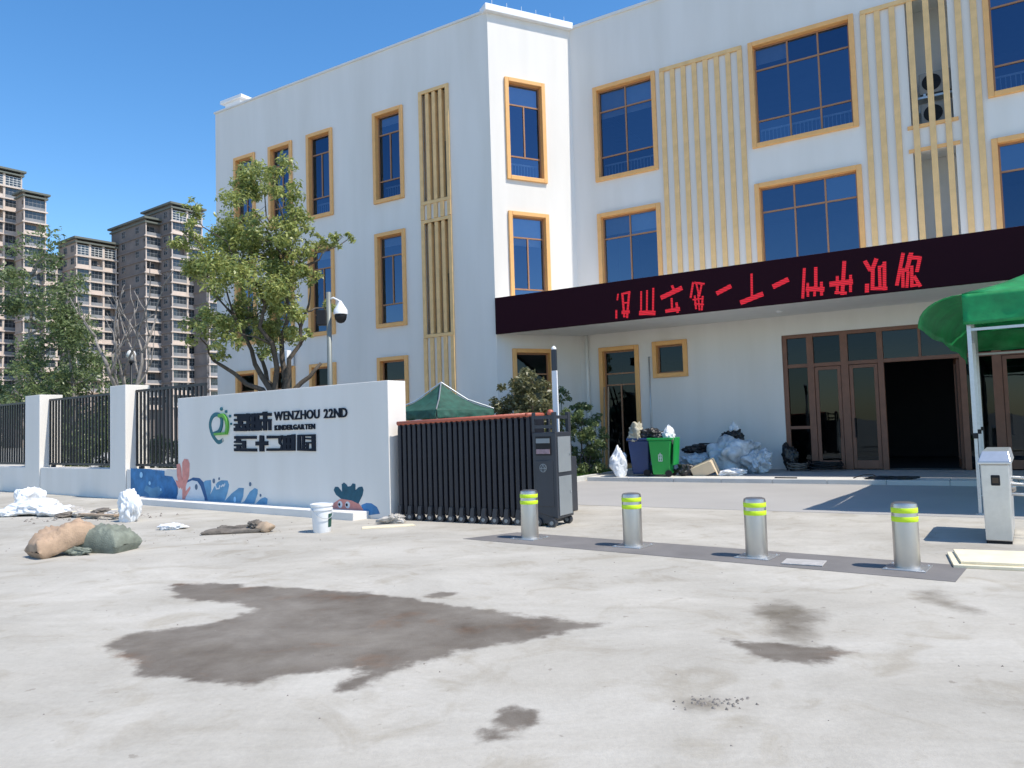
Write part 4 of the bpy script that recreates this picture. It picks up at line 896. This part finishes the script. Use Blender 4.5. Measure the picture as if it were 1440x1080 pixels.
# tree behind the sign wall: clumps measured from the trunk, metres (x right, y away, z up)
rnd = random.Random(5)
px = [(360,350,34),(375,400,36),(330,345,34),(345,232,34),(322,262,26),(365,250,24),(392,262,30),(410,295,28),(436,330,19),(466,336,13),(300,318,40),(266,330,24),(345,312,44),(388,345,40),(288,372,40),(262,362,20),(338,385,46),(424,372,24),(400,405,40),(350,432,44),(303,428,32),(283,458,28),(262,440,18),(412,452,24),(372,478,36),(432,478,12),(330,470,28),(446,428,11),(308,500,14),(275,300,16),(476,324,9),(398,310,26),(438,395,12)]
tree = thing('broadleaf_tree', 'leafy green broadleaf tree growing behind the sign wall', 'tree', (-5.95, 19.6, 0), 0)
cl = []
for (x, y, r) in px:
    k = .01815; cl.append(((x-383)*k, rnd.uniform(-1, 1)*.9, 1.5+(611-y)*k, r*k))
tb = MB(); tops = []
fork = Vector((.02, 0, 2.2)); limb(tb, (0,0,-.05), fork, .17, .13, rnd, 4, .03, 10)
mains = [(-1.1,.2,4.4),(-.35,-.4,5.2),(.25,.3,5.6),(.75,-.1,4.6),(-.7,.5,3.6),(1.0,.3,3.3),(-1.6,-.2,3.4)]
for q in mains: tops.append(limb(tb, fork, q, .085, .04, rnd, 6, .05, 8))
for (x, y, z, r) in cl:
    best = min((p for pts in tops for p in pts[2:]), key=lambda p: (p-Vector((x,y,z))).length + (2 if p.z > z else 0))
    limb(tb, best, (x, y, z), .032, .010, rnd, 5, .08, 5)
    for _ in range(3): limb(tb, (x, y, z), (x+rnd.uniform(-1,1)*r*.8, y+rnd.uniform(-1,1)*r*.8, z+rnd.uniform(-.4,.9)*r), .010, .004, rnd, 3, .1, 4)
tb.build('trunk', M['bark'], tree, smooth=True)
sub = []
for (x, y, z, r) in cl:
    for _ in range(11):
        d = Vector((rnd.gauss(0,1), rnd.gauss(0,1), rnd.gauss(0,.9))).normalized()*r*rnd.uniform(.35, 1.0)
        sub.append((x+d.x, y+d.y, z+d.z, r*rnd.uniform(.26, .50)))
leaves('crown', sub, 1700, .125, M['leaf'], tree, 4)

def wild_tree(name, label, loc, h, spread, n, seed, m, barkm, dens=420, L_=.17, low=.25, group=None, rc=(.3,.62)):
    r_ = random.Random(seed); t = thing(name, label, 'tree', loc, r_.uniform(0, 6), group)
    tb = MB(); spine = limb(tb, (0,0,-.05), (r_.uniform(-.3,.3), r_.uniform(-.3,.3), h*.86), h*.017, h*.004, r_, 7, .02, 8); cl = []
    for i in range(n):
        f = low+(1-low)*(i+r_.random())/n; z = h*f; a = r_.uniform(0, 6.283); rr = spread*math.sqrt(max(.05, 1-((f-.5)/.58)**2))*r_.uniform(.2, 1)
        e = Vector((rr*math.cos(a), rr*math.sin(a), z)); b = min(spine, key=lambda p: abs(p.z-(z-rr*.6)))
        limb(tb, b, e, h*.006, .008, r_, 5, .07, 5)
        for _ in range(5):
            d = Vector((r_.gauss(0,1), r_.gauss(0,1), r_.gauss(0,.8)))*.38; cl.append((e.x+d.x, e.y+d.y, e.z+d.z, r_.uniform(*rc)))
    tb.build('trunk', barkm, t, smooth=True); leaves('crown', cl, dens, L_, m, t, seed); return t
wild_tree('sparse_tree', 'sparse green tree at far left behind the fence', (-18.6, 29.5, 0), 9.2, 1.6, 20, 21, M['leaf_dark'], M['bark_pale'], low=.2)
wild_tree('sparse_tree', 'smaller green tree right of the far left tree behind fence', (-16.5, 29.0, 0), 7.2, 1.2, 16, 22, M['leaf_dark'], M['bark_pale'], low=.2)
wild_tree('bushy_tree', 'low bushy dark tree between fence pillars beneath the apartment blocks', (-18.6, 33.5, 0), 4.6, 2.0, 20, 23, M['leaf_dark'], M['bark'])
wild_tree('bushy_tree', 'low dark bushy tree behind the fence at the left picture edge', (-22.6, 31.5, 0), 5.0, 2.0, 20, 24, M['leaf_dark'], M['bark'])

def bare_tree(label, loc, h, seed):
    r_ = random.Random(seed); t = thing('bare_tree', label, 'tree', loc, 0); tb = MB()
    def grow(p, d, L_, r, dep):
        k = 5; pts = [Vector(p)]
        for i in range(k):
            d = (d+Vector((r_.uniform(-1,1), r_.uniform(-1,1), r_.uniform(-.2,.7)))*.20).normalized(); pts.append(pts[-1]+d*L_/k)
        tb.tube(pts, [r*(1-.45*i/k) for i in range(k+1)], 6)
        if dep == 0: return
        for j in range(3 if dep > 2 else 2):
            a = pts[r_.choice([2,3,4,5])] if j else pts[-1]
            nd = (d+Vector((r_.uniform(-1,1), r_.uniform(-1,1), r_.uniform(-.1,.6)))*.75).normalized()
            grow(a, nd, L_*r_.uniform(.6,.85), max(.016, r*.62*r_.uniform(.8,1.1)), dep-1)
    grow((0,0,-.05), Vector((0,0,1)), h*.34, .16, 4)
    tb.build('trunk', M['bark_pale'], t, smooth=True)
bare_tree('pale leafless tree with forked branches behind the fence', (-14.3, 28.5, 0), 8.0, 8)

def shrub(label, loc, h, rad, m, seed, dens=900, L_=.10, lean=0, stems=7, fill=40):
    r_ = random.Random(seed); t = thing('shrub', label, 'shrub', loc, 0); tb = MB(); cl = []
    for i in range(fill):
        f = r_.uniform(.12, 1); a = r_.uniform(0, 6.283); rr = rad*math.sqrt(max(.08, 1-((f-.45)/.62)**2))*math.sqrt(r_.random())
        cl.append((rr*math.cos(a), rr*math.sin(a), h*f*.93, r_.uniform(.14, .28)*rad))
    for i in range(stems):
        e = cl[r_.randrange(len(cl))]; limb(tb, (r_.uniform(-.1,.1), r_.uniform(-.1,.1), 0), e[:3], .03, .008, r_, 5, .06, 5)
    tb.build('stem', M['bark'], t, smooth=True); leaves('foliage', cl, dens, L_, m, t, seed); return t
shrub('big rounded olive green bush behind the gate by the corner window', (.32, 20.6, .05), 3.1, .95, M['leaf_olive'], 31, 3000, .13, fill=75)
shrub('bushy green shrub beside the rubbish bins', W(-4.9, -2.6, .05), 2.15, .66, M['leaf_dark'], 32, 4500, .10, fill=70)
shrub('tall dark shrub left of the bushy shrub, in front of drain pipe', W(-5.85, -2.1, .05), 2.7, .5, M['leaf_dark'], 33, 2600, .11, fill=55)
shrub('low dark shrub in the bed just right of the gate head', W(-6.25, -3.0, .05), 1.6, .6, M['leaf_dark'], 34, 4500, .10)
for i, (x, lbl) in enumerate(((-8.3, 'low hedge bush behind the short fence panel'), (-11.4, 'low hedge bush behind middle fence panel near its right pillar'), (-13.4, 'low hedge bush behind middle fence panel near its left pillar'), (-16.9, 'low hedge bush behind the leftmost fence panel'))):
    shrub(lbl, S(x, 2.0), 1.55, .95, M['leaf_dark'], 40+i, 2500, .11, fill=50)

# ------------------------------------------------------------------ apartment towers far behind
TROT = math.atan2(-.6, .8); FH = 2.95
wg = MB()   # glazed balcony: frame bars and glass
def tower_window(w, h, style):
    f = MB(); g = MB()
    n = max(2, int(w/.8)); t = .09 if style == 'grid' else .06
    for i in range(n+1): xx = w*i/n; f.box(.0, xx-t/2, 0, .08, xx+t/2, h)
    for k in ((0, .5, 1) if style != 'grid' else (0, .25, .5, .75, 1)): f.box(-.005, t/2, h*k-t/2, .075, w-t/2, h*k+t/2)
    return f.mesh('window', M['t_white'] if style == 'grid' else M['t_grey']), MB().add([(.03,0,0),(.03,w,0),(.03,w,h),(.03,0,h)], [(0,1,2,3)]).mesh('pane', M['t_glass'])
TW = {}
def tw_get(w, h, s):
    k = (round(w,2), round(h,2), s)
    if k not in TW: TW[k] = tower_window(w, h, s)
    return TW[k]
def tower(name, label, blocks, seed, wallm='t_wall'):
    r_ = random.Random(seed); b0 = blocks[0]; t = thing(name, label, 'apartment tower', (b0['c'][0], b0['c'][1], 0), TROT)
    inv = Matrix.Rotation(-TROT, 3, 'Z')
    for b in blocks:
        off = inv @ Vector((b['c'][0]-b0['c'][0], b['c'][1]-b0['c'][1], 0)); la, lb, H = b['la'], b['lb'], b['H']; ox, oy = off.x, off.y
        D_ = 1.1
        MB().box(ox-la, oy+.3, 0, ox-D_, oy+lb, H).box(ox-D_, oy+lb-.3, 0, ox-.2, oy+lb, H).build('core', M[wallm], t)
        MB().box(ox-la, oy, 0, ox-.15, oy+.299, H).build('side_wall', M[wallm], t)
        MB().box(ox-la-.7, oy-.7, H+.001, ox+.8, oy+lb+.7, H+.45).box(ox-la-.35, oy-.35, H-.9, ox+.45, oy+lb+.35, H-.5).build('roof_cap', M['t_roof'], t)
        nb = b['bays']; bw = lb/nb
        for i in range(nb+1):
            y = oy+bw*i; MB().box(ox-D_, y-.22 if i else y+.0, 0, ox+.06, y+.22 if i < nb else y, H-.9).build('pier', M['t_pale'], t)
        z = H-FH-.9; k = 0; zmin = b.get('zmin', 6)
        bandm = MB().box(-.0, -.3, 0, .34, lb+.3, .32).mesh('floor_band', M['t_pale'])
        parm = MB().box(-.1, 0, 0, .1, bw-.5, .8).mesh('balcony_front', M['t_grey']); parm2 = MB().box(-.1, 0, 0, .1, bw-.5, .8).mesh('balcony_front', M['t_pale'])
        sbm = MB().box(-la, -.28, 0, -.16, -.001, .30).mesh('side_band', M[wallm])
        while z > zmin:
            place('floor_band', bandm, t, (ox, oy, z-.32)); place('side_band', sbm, t, (ox, oy, z-.32))
            for i in range(nb):
                st = 'grid' if k == 0 and b.get('top') else ('open' if r_.random() < .33 else 'glz')
                hh = FH-.32
                if st == 'grid':
                    wm, pm = tw_get(bw-.5, hh-.35, 'grid'); w = place('window', wm, t, (ox-.12, oy+bw*i+.25, z+.2)); place('pane', pm, w)
                else:
                    place('balcony_front', parm if r_.random() < .7 else parm2, t, (ox-.06, oy+bw*i+.25, z))
                    if st == 'glz': wm, pm = tw_get(bw-.5, hh-.85, 'glz'); w = place('window', wm, t, (ox-.22, oy+bw*i+.25, z+.82)); place('pane', pm, w)
                    else: wm, pm = tw_get(bw*.55, 1.5, 'glz'); w = place('window', wm, t, (ox-D_+.01, oy+bw*i+.4, z+.85)); place('pane', pm, w)
            if la > 7:
                for f in b.get('side', (.28, .68)):
                    wm, pm = tw_get(1.6, 1.5, 'side'); w = place('window', wm, t, (ox-la*f, oy-.005, z+.9), R(-90)); place('pane', pm, w)
            z -= FH; k += 1
    return t
tower('apartment_tower', 'tall brown apartment tower at the left picture edge', [dict(c=(-124,180), la=18.6, lb=7.8, H=67.5, bays=2, top=1, zmin=12), dict(c=(-114.4,179.2), la=4.5, lb=4.9, H=60.5, bays=1, zmin=12, top=0)], 1)
tower('apartment_tower', 'lowest pale brown apartment tower between the two taller ones', [dict(c=(-102.4,180), la=9.5, lb=9.5, H=49.2, bays=3, top=1, zmin=10), dict(c=(-110.4,181), la=8.8, lb=5.2, H=45.5, bays=2, zmin=10)], 2)
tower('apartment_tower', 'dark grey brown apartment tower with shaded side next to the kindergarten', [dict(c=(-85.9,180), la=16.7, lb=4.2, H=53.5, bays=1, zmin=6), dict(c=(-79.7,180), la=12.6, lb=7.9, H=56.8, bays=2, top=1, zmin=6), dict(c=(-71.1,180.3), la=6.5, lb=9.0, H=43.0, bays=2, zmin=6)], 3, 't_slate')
rc = MB(); rc.add(grid_sheet(lambda u, v: (.05*math.sin(u*9)*v, u*1.3, -v*1.5), 8, 6).v, grid_sheet(lambda u, v: (0,0,0), 8, 6).f)
tag(cloth(rc.build('hanging_cloth', M['red_cloth'], None, (-117.9, 188.0, 33.4), TROT, smooth=True), .02), 'orange red cloth hung out on a balcony of the leftmost tower', 'cloth')

# ------------------------------------------------------------------ bins, sacks and rubbish
def lump(name, m, label, cat, loc, size, seed, rot=0, crumple=.25, freq=2.2, neck=0, group=None, flat=.0, parent=None, sub=5, smooth=True):
    import bmesh
    bm = bmesh.new(); bmesh.ops.create_icosphere(bm, subdivisions=sub, radius=1)
    rl = random.Random(seed*13+1); pn = []
    for _ in range(34):
        d = Vector((rl.gauss(0,1), rl.gauss(0,1), rl.gauss(0,1))).normalized(); pn.append((d, rl.uniform(.80-.28*crumple, 1.04)))
    for v in bm.verts:
        p = v.co.copy(); o = Vector((seed*3.1, seed*1.7, seed*.9)); q = p*freq+o
        rad = -math.log(sum(math.exp(-14*min(k/p.dot(d), 3)) for d, k in pn if p.dot(d) > .2)+math.exp(-14*1.15))/14
        wv = q+Vector((noise.noise(q*1.1), noise.noise(q*1.1+o), noise.noise(q*1.1-o)))*.8
        fold = (abs(noise.noise(Vector((wv.x*1.6, wv.y*1.6, wv.z*.7))))-.25)*.7*crumple
        p *= rad+crumple*.55*noise.noise(q*.8)+fold
        e = .55; p.x = math.copysign(abs(p.x)**(1-flat*.4), p.x); p.y = math.copysign(abs(p.y)**(1-flat*.4), p.y)
        if neck and p.z > .45: k = max(.14, 1-(p.z-.45)*1.5*neck); p.x *= k; p.y *= k; p.z += neck*.25*(p.z-.45)
        p.z = max(p.z, -.72+.04*noise.noise(q*1.3))
        v.co = Vector((p.x*size[0], p.y*size[1], (p.z+.70)*size[2]/1.7))
    me = bpy.data.meshes.new(name); bm.to_mesh(me); bm.free(); me.materials.append(m)
    if smooth: me.polygons.foreach_set('use_smooth', [True]*len(me.polygons))
    o = place(name, me, parent, loc, rot)
    return tag(o, label, cat, group) if label else o

def wheelie(label, loc, rot, m, name, glyph=True, h=1.0):
    b = thing(name, label, 'bin', loc, rot)
    MB().hexa([(-.22,-.24,.06),(.22,-.24,.06),(.22,.24,.06),(-.22,.24,.06),(-.29,-.33,h-.06),(.29,-.33,h-.06),(.29,.33,h-.06),(-.29,.33,h-.06)]).build('body', m, b, bevel=.03)
    r = MB(); r.box(-.32,-.36,h-.06,.32,-.30,h); r.box(-.32,.30,h-.06,.32,.36,h); r.box(-.32,-.30,h-.06,-.26,.30,h); r.box(.26,-.30,h-.06,.32,.30,h); r.build('rim', m, b, bevel=.012)
    MB().hexa([(.30,-.28,.30),(.345,-.28,.30),(.345,.28,.30),(.30,.28,.30),(.36,-.3,h),(.40,-.3,h),(.40,.3,h),(.36,.3,h)]).build('open_lid', m, b, bevel=.01)
    for s in (-1, 1): MB().tube([(.2,s*.25,.09),(.2,s*.30,.09)], .09, 14).build('wheel', M['black'], b)
    if glyph:
        g = MB()
        tl = math.atan2(.09, h-.12); Mx = Matrix.Translation((0,-.286,.5)) @ Matrix.Rotation(tl, 4, 'X')
        for (x0,z0,x1,z1) in ((-.05,.06,.05,.075),(-.05,-.02,.05,-.005),(-.05,-.10,.05,-.085),(-.052,-.1,-.038,.075),(.038,-.1,.052,.075),(-.008,-.1,.008,.12)): g.box(x0,-.006,z0,x1,.004,z1, Mx)
        g.build('printed_mark', M['m_white'], b)
    return b
wheelie('bright green wheeled rubbish bin by the porch edge', W(-2.38, -3.02, .10), BROT+R(8), M['bin_green'], 'green_bin')
wheelie('dark blue wheeled rubbish bin beside the green bin', W(-3.0, -2.85, .10), BROT+R(2), M['bin_blue'], 'blue_bin', False)
lump('rubbish_bag', M['black_bag'], 'black rubbish bag heaped on top of the blue bin', 'bag', W(-2.75,-2.9,1.03), (.34,.3,.36), 3, crumple=.5)
lump('rubbish_bag', M['black_bag'], 'black rubbish bag piled above the green bin rim', 'bag', W(-2.42,-2.95,1.0), (.27,.26,.30), 5, crumple=.5)
lump('cloth_bundle', M['cloth_beige'], 'beige cloth bundle spilling over the blue bin', 'cloth', W(-3.12,-2.95,.92), (.28,.3,.62), 8, crumple=.55)
lump('paper_bag', M['white_bag'], 'white paper bag sticking out of the green bin', 'bag', W(-2.2,-3.05,.93), (.19,.18,.48), 11, crumple=.5, neck=.7)
sk = lump('woven_sack', M['white_bag'], 'white woven sack with green print standing left of bins', 'sack', W(-3.5,-3.28,.10), (.27,.24,.80), 12, crumple=.34, freq=1.7, neck=.6)
pass
lump('plastic_sheet_heap', M['clear_bag'], 'large heap of grey plastic sheeting against the porch wall', 'rubbish heap', W(-.95,-1.35,.10), (.80,.58,1.05), 14, crumple=.45, freq=1.9, sub=5)
lump('plastic_sheet_heap', M['clear_bag'], 'lower heap of grey plastic sheeting left of the large heap', 'rubbish heap', W(-1.95,-1.5,.10), (.62,.5,.62), 15, crumple=.6, freq=2.0, sub=5)
lump('plastic_sheet_heap', M['clear_bag'], 'grey plastic sheeting slumped at the right end of heap', 'rubbish heap', W(-.35,-1.5,.10), (.42,.45,.72), 16, crumple=.55, freq=2.2, sub=5)
lump('dark_rags', M['black_bag'], 'dark rags lying on top of the lower plastic heap', 'rubbish', W(-2.05,-1.35,.62), (.48,.3,.28), 17, crumple=.6)
lump('dark_rags', M['black_bag'], 'dark rags on top of the large plastic heap', 'rubbish', W(-1.15,-1.0,.86), (.36,.25,.42), 18, crumple=.6)
lump('crumpled_box', M['white_bag'], 'pale crumpled carton on top of the rubbish heap', 'box', W(-1.12,-.9,1.12), (.16,.15,.34), 19, crumple=.5)
lump('dark_rags', M['black_bag'], 'black scraps on the porch between green bin and carton', 'rubbish', W(-1.85,-2.75,.10), (.32,.2,.36), 20, crumple=.7)
bx = thing('carton', 'tipped beige cardboard carton on the porch edge', 'box', W(-1.38,-2.65,.24), BROT)
mx = Matrix.Rotation(R(-22), 4, 'Y') @ Matrix.Rotation(R(12), 4, 'X')
MB().box(-.30,-.2,-.1,.26,.2,.2, mx).build('body', M['cardboard'], bx, bevel=.01); MB().box(.265,-.19,-.2,.275,.19,.18, mx).build('flap', M['cardboard'], bx)
lump('white_bag', M['white_bag'], 'small white plastic bag lying on the porch edge', 'bag', W(-.72,-2.55,.10), (.36,.2,.22), 22, crumple=.4)
# beam with funnel shape sticking out of the heap
tag(MB().box(-.4,-.03,0,.4,.03,.04).build('dark_board', M['black'], None, W(-1.5,-1.5,.86), BROT), 'dark narrow board sticking out of the plastic heap', 'board')
# hose coils and scrap at the glass door
def coil(name, label, loc, r, seed, m, turns=4, flatness=.5):
    r_ = random.Random(seed); pts = []
    for i in range(turns*22):
        a = i/22*6.283; rr = r*(1+.15*r_.uniform(-1,1)*0+.12*math.sin(a*.37+seed)); pts.append((rr*math.cos(a), rr*math.sin(a)*.8, .03+.022*(i/22)+.05*(1+math.sin(a*1.3+seed))))
    return tag(MB().tube(pts, .02, 6).build(name, m, None, loc, R(20), smooth=True), label, 'hose')
coil('cable_coil', 'tangled dark cable coil on the porch by the glass doors', W(1.15,-.55,.10), .42, 2, M['black'], 6)
coil('cable_coil', 'smaller dark hose coil left of the tangled cable coil', W(.45,-.6,.10), .26, 4, M['wood_dark'], 5)
lump('dark_scrap', M['black_bag'], 'dark scrap pile leaning at the left door jamb', 'rubbish', W(.25,-.45,.10), (.25,.2,.75), 24, crumple=.6)
lump('dark_cloth', M['black_bag'], 'black cloth dropped on the porch edge in tent shade', 'cloth', W(3.05,-3.35,.10), (.55,.16,.10), 25, crumple=.6, rot=BROT)
tag(MB().tube([(0,0,.02),(.2,.05,.09),(.4,.02,.10),(.55,-.1,.04),(.62,-.12,.02)], .012, 6).build('loose_wire', M['black'], None, W(2.2,-3.3,.10), BROT, smooth=True), 'thin black wire curling up beside the black cloth', 'wire')
tag(MB().box(-.25,-.03,0,.25,.03,.03).build('metal_bar', M['black'], None, W(.75,-3.35,.10), BROT, bevel=.004), 'short black bar lying on the white porch edge', 'bar')
# timber leaning by the side door
for i, (dx, lb_) in enumerate(((0, 'left of two raw timber laths leaning beside the porch door'), (.14, 'right of two raw timber laths leaning beside the porch door'))):
    tag(MB().tube([(dx,-.95,.08),(dx-.32,-.06,2.65)], .028, 4).build('timber_lath', M['wood_tan'], None, W(-5.05,0,0), BROT), lb_, 'timber')
# sacks in the yard
def sack(name, m, label, loc, rot, size, seed, tilt=0):
    def sh(u, v):
        a = u*2*math.pi; x = (v-.5)*2
        ca, sa_ = math.cos(a), math.sin(a); y = math.copysign(abs(ca)**.55, ca); th = math.sqrt(max(0, 1-x**6))*max(.0, 1-abs(y)**5)**.5
        pin = 1-.10*(1-abs(x)**2)*abs(y)+.05*x*x
        q = Vector((x*2.0+seed, y*2.2, seed)); w2 = Vector((x*2.2+y*3.5+noise.noise(q*1.5)*1.6, x*6.0-y*2.0, seed)); lo = noise.noise(q)*.26+(abs(noise.noise(q*2.3))-.2)*.25-(.5-abs(noise.noise(w2)))*.24
        z = (1 if sa_ >= 0 else -1)*th*(1+lo); end = .03*noise.noise(Vector((y*4, seed, 0)))
        return (x*size[0]*(1+end), y*pin*size[1], max(z*size[2], -size[2]*.62) + .05*noise.noise(q*.9)*(1 if sa_ >= 0 else 0))
    o = grid_sheet(sh, 64, 48).build(name, m, None, (loc[0], loc[1], loc[2]+size[2]*.62), (0, tilt, rot), smooth=True)
    return tag(o, label, 'sack')
sack('tan_sack', M['tan_sack'], 'tan woven sack lying on the ground at left', (-5.98, 10.2, .08), R(52), (.38,.23,.18), 3, R(-17))
sack('green_sack', M['green_sack'], 'grey green sack slumped against the tan sack', (-5.52, 10.42, .0), R(-12), (.36,.25,.21), 7, R(6))
lump('sack_flap', M['green_sack'], 'loose grey green sack mouth fold between the two sacks', 'sack', (-5.72, 10.12, 0), (.22,.10,.12), 33, rot=R(-15), crumple=.5)
# white plastic heap by the leftmost pillar
for i, (x, y, sz, lb_) in enumerate(((-9.75,15.75,(.70,.42,.34),'white plastic sheeting heap in front of the leftmost pillar'),(-10.3,16.35,(.34,.3,.62),'white bag standing at the foot of the leftmost pillar'),(-9.2,15.55,(.45,.36,.22),'white plastic bag at the right of the white heap'),(-10.25,15.6,(.4,.3,.16),'grey white flattened bag left of the white heap'))):
    lump('white_plastic', M['white_bag'], lb_, 'plastic bag', (x, y, 0), sz, 40+i, crumple=.34, freq=1.7, rot=i)
lump('upright_bag', M['white_bag'], 'white crumpled bag standing upright by the blue mural', 'plastic bag', (-7.0, 13.95, 0), (.27,.17,.62), 58, crumple=.42, freq=1.8, rot=R(-30))
lump('white_rag', M['white_bag'], 'small white rag on the ground in front of sign wall', 'rag', (-5.62, 12.6, 0), (.26,.16,.10), 52, crumple=.35)
r_ = random.Random(77)
spots = [(-8.9,15.6,.3,0,'large pale rubble chunk touching the right side of the white heap'),(-8.45,15.05,.26,0,'pale rubble chunk in the middle of the debris before the boundary wall'),(-8.15,15.2,.3,1,'dark wood chunk in the debris close to the boundary wall'),(-7.8,14.98,.24,0,'pale rubble chunk at the foot of the boundary wall left of mural'),(-8.75,15.0,.2,1,'small dark wood chunk at the near edge of the debris'),(-7.45,14.45,.17,0,'small pale rubble chunk just left of the upright white bag'),(-8.05,14.75,.18,0,'small pale rubble chunk beside the short grey plank')]
for i, (x, y, s_, k_, lb_) in enumerate(spots):
    lump('rubble_piece', M['wood_dark'] if k_ else M['rubble'], lb_, 'rubble', (x, y, 0), (s_, s_*.7, s_*.55), 60+i, crumple=.5, rot=r_.uniform(0,6), group='rubble pieces left of the mural', sub=3, smooth=False)
for i, (x, y, l_, a, lb_) in enumerate(((-8.3,15.35,.6,20,'pale plank lying among the rubble'),(-7.85,14.55,.5,-25,'short grey plank lying near the upright bag'))):
    tag(MB().box(-l_,-.06,.0,l_,.06,.035).build('plank', M['wood_tan'] if i else M['plywood'], None, (x, y, .06), R(a), bevel=.004), lb_, 'plank')
# driftwood like scraps
sack('wood_scrap', M['wood_dark'], 'dark weathered timber scrap lying before the sign wall', (-4.35, 11.85, 0), R(8), (.44,.10,.045), 12)
tag(bpy.context.scene.objects['wood_scrap'], cat='scrap')
lump('brick_lump', M['wood_tan'], 'brown block at the right end of the timber scrap', 'block', (-3.86, 11.88, 0), (.15,.12,.17), 71, crumple=.3, sub=3)
lump('rag_lump', M['wood_dark'], 'dark rag between timber scrap and brown block', 'rag', (-4.02, 11.95, 0), (.14,.12,.2), 72, crumple=.55)
sack('wood_scrap', M['wood_dark'], 'thin dark lath behind the timber scrap', (-4.4, 12.35, 0), R(-2), (.36,.05,.025), 14)
bpy.context.scene.objects['wood_scrap.001']['category'] = 'scrap'
# bucket
bk = thing('bucket', 'white plastic paint bucket in front of the sign wall', 'bucket', (-2.93, 11.68, 0), 0)
MB().lathe([(.125,0),(.13,.01),(.15,.33),(.165,.335),(.165,.36),(.153,.365),(.153,.39),(.17,.395),(.17,.425),(.15,.43),(.15,.415),(.02,.415)], 28).build('body', M['white_metal'], bk, auto=30)
MB().tube([(.165*math.cos(a), .165*math.sin(a)*1.03, .37-.16*math.sin((a+2.4)/3.14*math.pi) if True else 0) for a in [(-2.4+i*3.14/14) for i in range(15)]], .006, 5).build('handle', M['galv'], bk)
lbl = MB()
for i in range(6):
    a0, a1 = R(-35+i*12), R(-35+(i+1)*12); r0_, r1_ = .1372, .1498
    lbl.add([(r0_*math.cos(a0), r0_*math.sin(a0), .08),(r0_*math.cos(a1), r0_*math.sin(a1), .08),(r1_*math.cos(a1), r1_*math.sin(a1), .28),(r1_*math.cos(a0), r1_*math.sin(a0), .28)], [(0,1,2,3)])
lbl.build('printed_label', M['tent_old'], bk)
lump('crumpled_paper', M['rubble'], 'crumpled grey white paper by the right end of the sign wall', 'rubbish', (-1.98, 12.55, 0), (.24,.16,.17), 81, crumple=.7)
pb = MB().slab([(-.4,-.12),(.42,-.1),(.4,.1),(-.38,.12)], 0, .015); tag(pb.build('pale_lath', M['plywood'], None, (-2.0, 12.05, .002), R(15)), 'pale flat board strip lying in front of the plinth end', 'board')

# grit and crumbs on the concrete
g = np.random.default_rng(5); gm = MB()
def grit(n, cx, cy, sx, sy, smin, smax):
    for _ in range(n):
        x, y = g.normal(cx, sx), g.normal(cy, sy); r0 = g.uniform(smin, smax); a = g.uniform(0, 6.28, 5); h_ = r0*g.uniform(.4, .9)
        ring = [(x+r0*g.uniform(.6,1)*math.cos(k*1.2566), y+r0*g.uniform(.6,1)*math.sin(k*1.2566), -.001) for k in range(5)]
        gm.add(ring+[(x+r0*.2*math.cos(a[0]), y+r0*.2*math.sin(a[0]), h_)], [(0,1,5),(1,2,5),(2,3,5),(3,4,5),(4,0,5)])
grit(130, -8.2, 14.9, .7, .4, .012, .045); grit(120, -5.0, 11.6, 1.2, .8, .006, .02); grit(60, 1.02, 4.17, .12, .05, .006, .018); grit(90, .8, 6.2, 3.2, 2.0, .004, .012)
tag(gm.build('grit', mat('dark_grit', (.20,.18,.16), .9, var=.3, scale=30)), 'loose grit and crumbs scattered over the concrete yard', 'grit', kind='stuff')
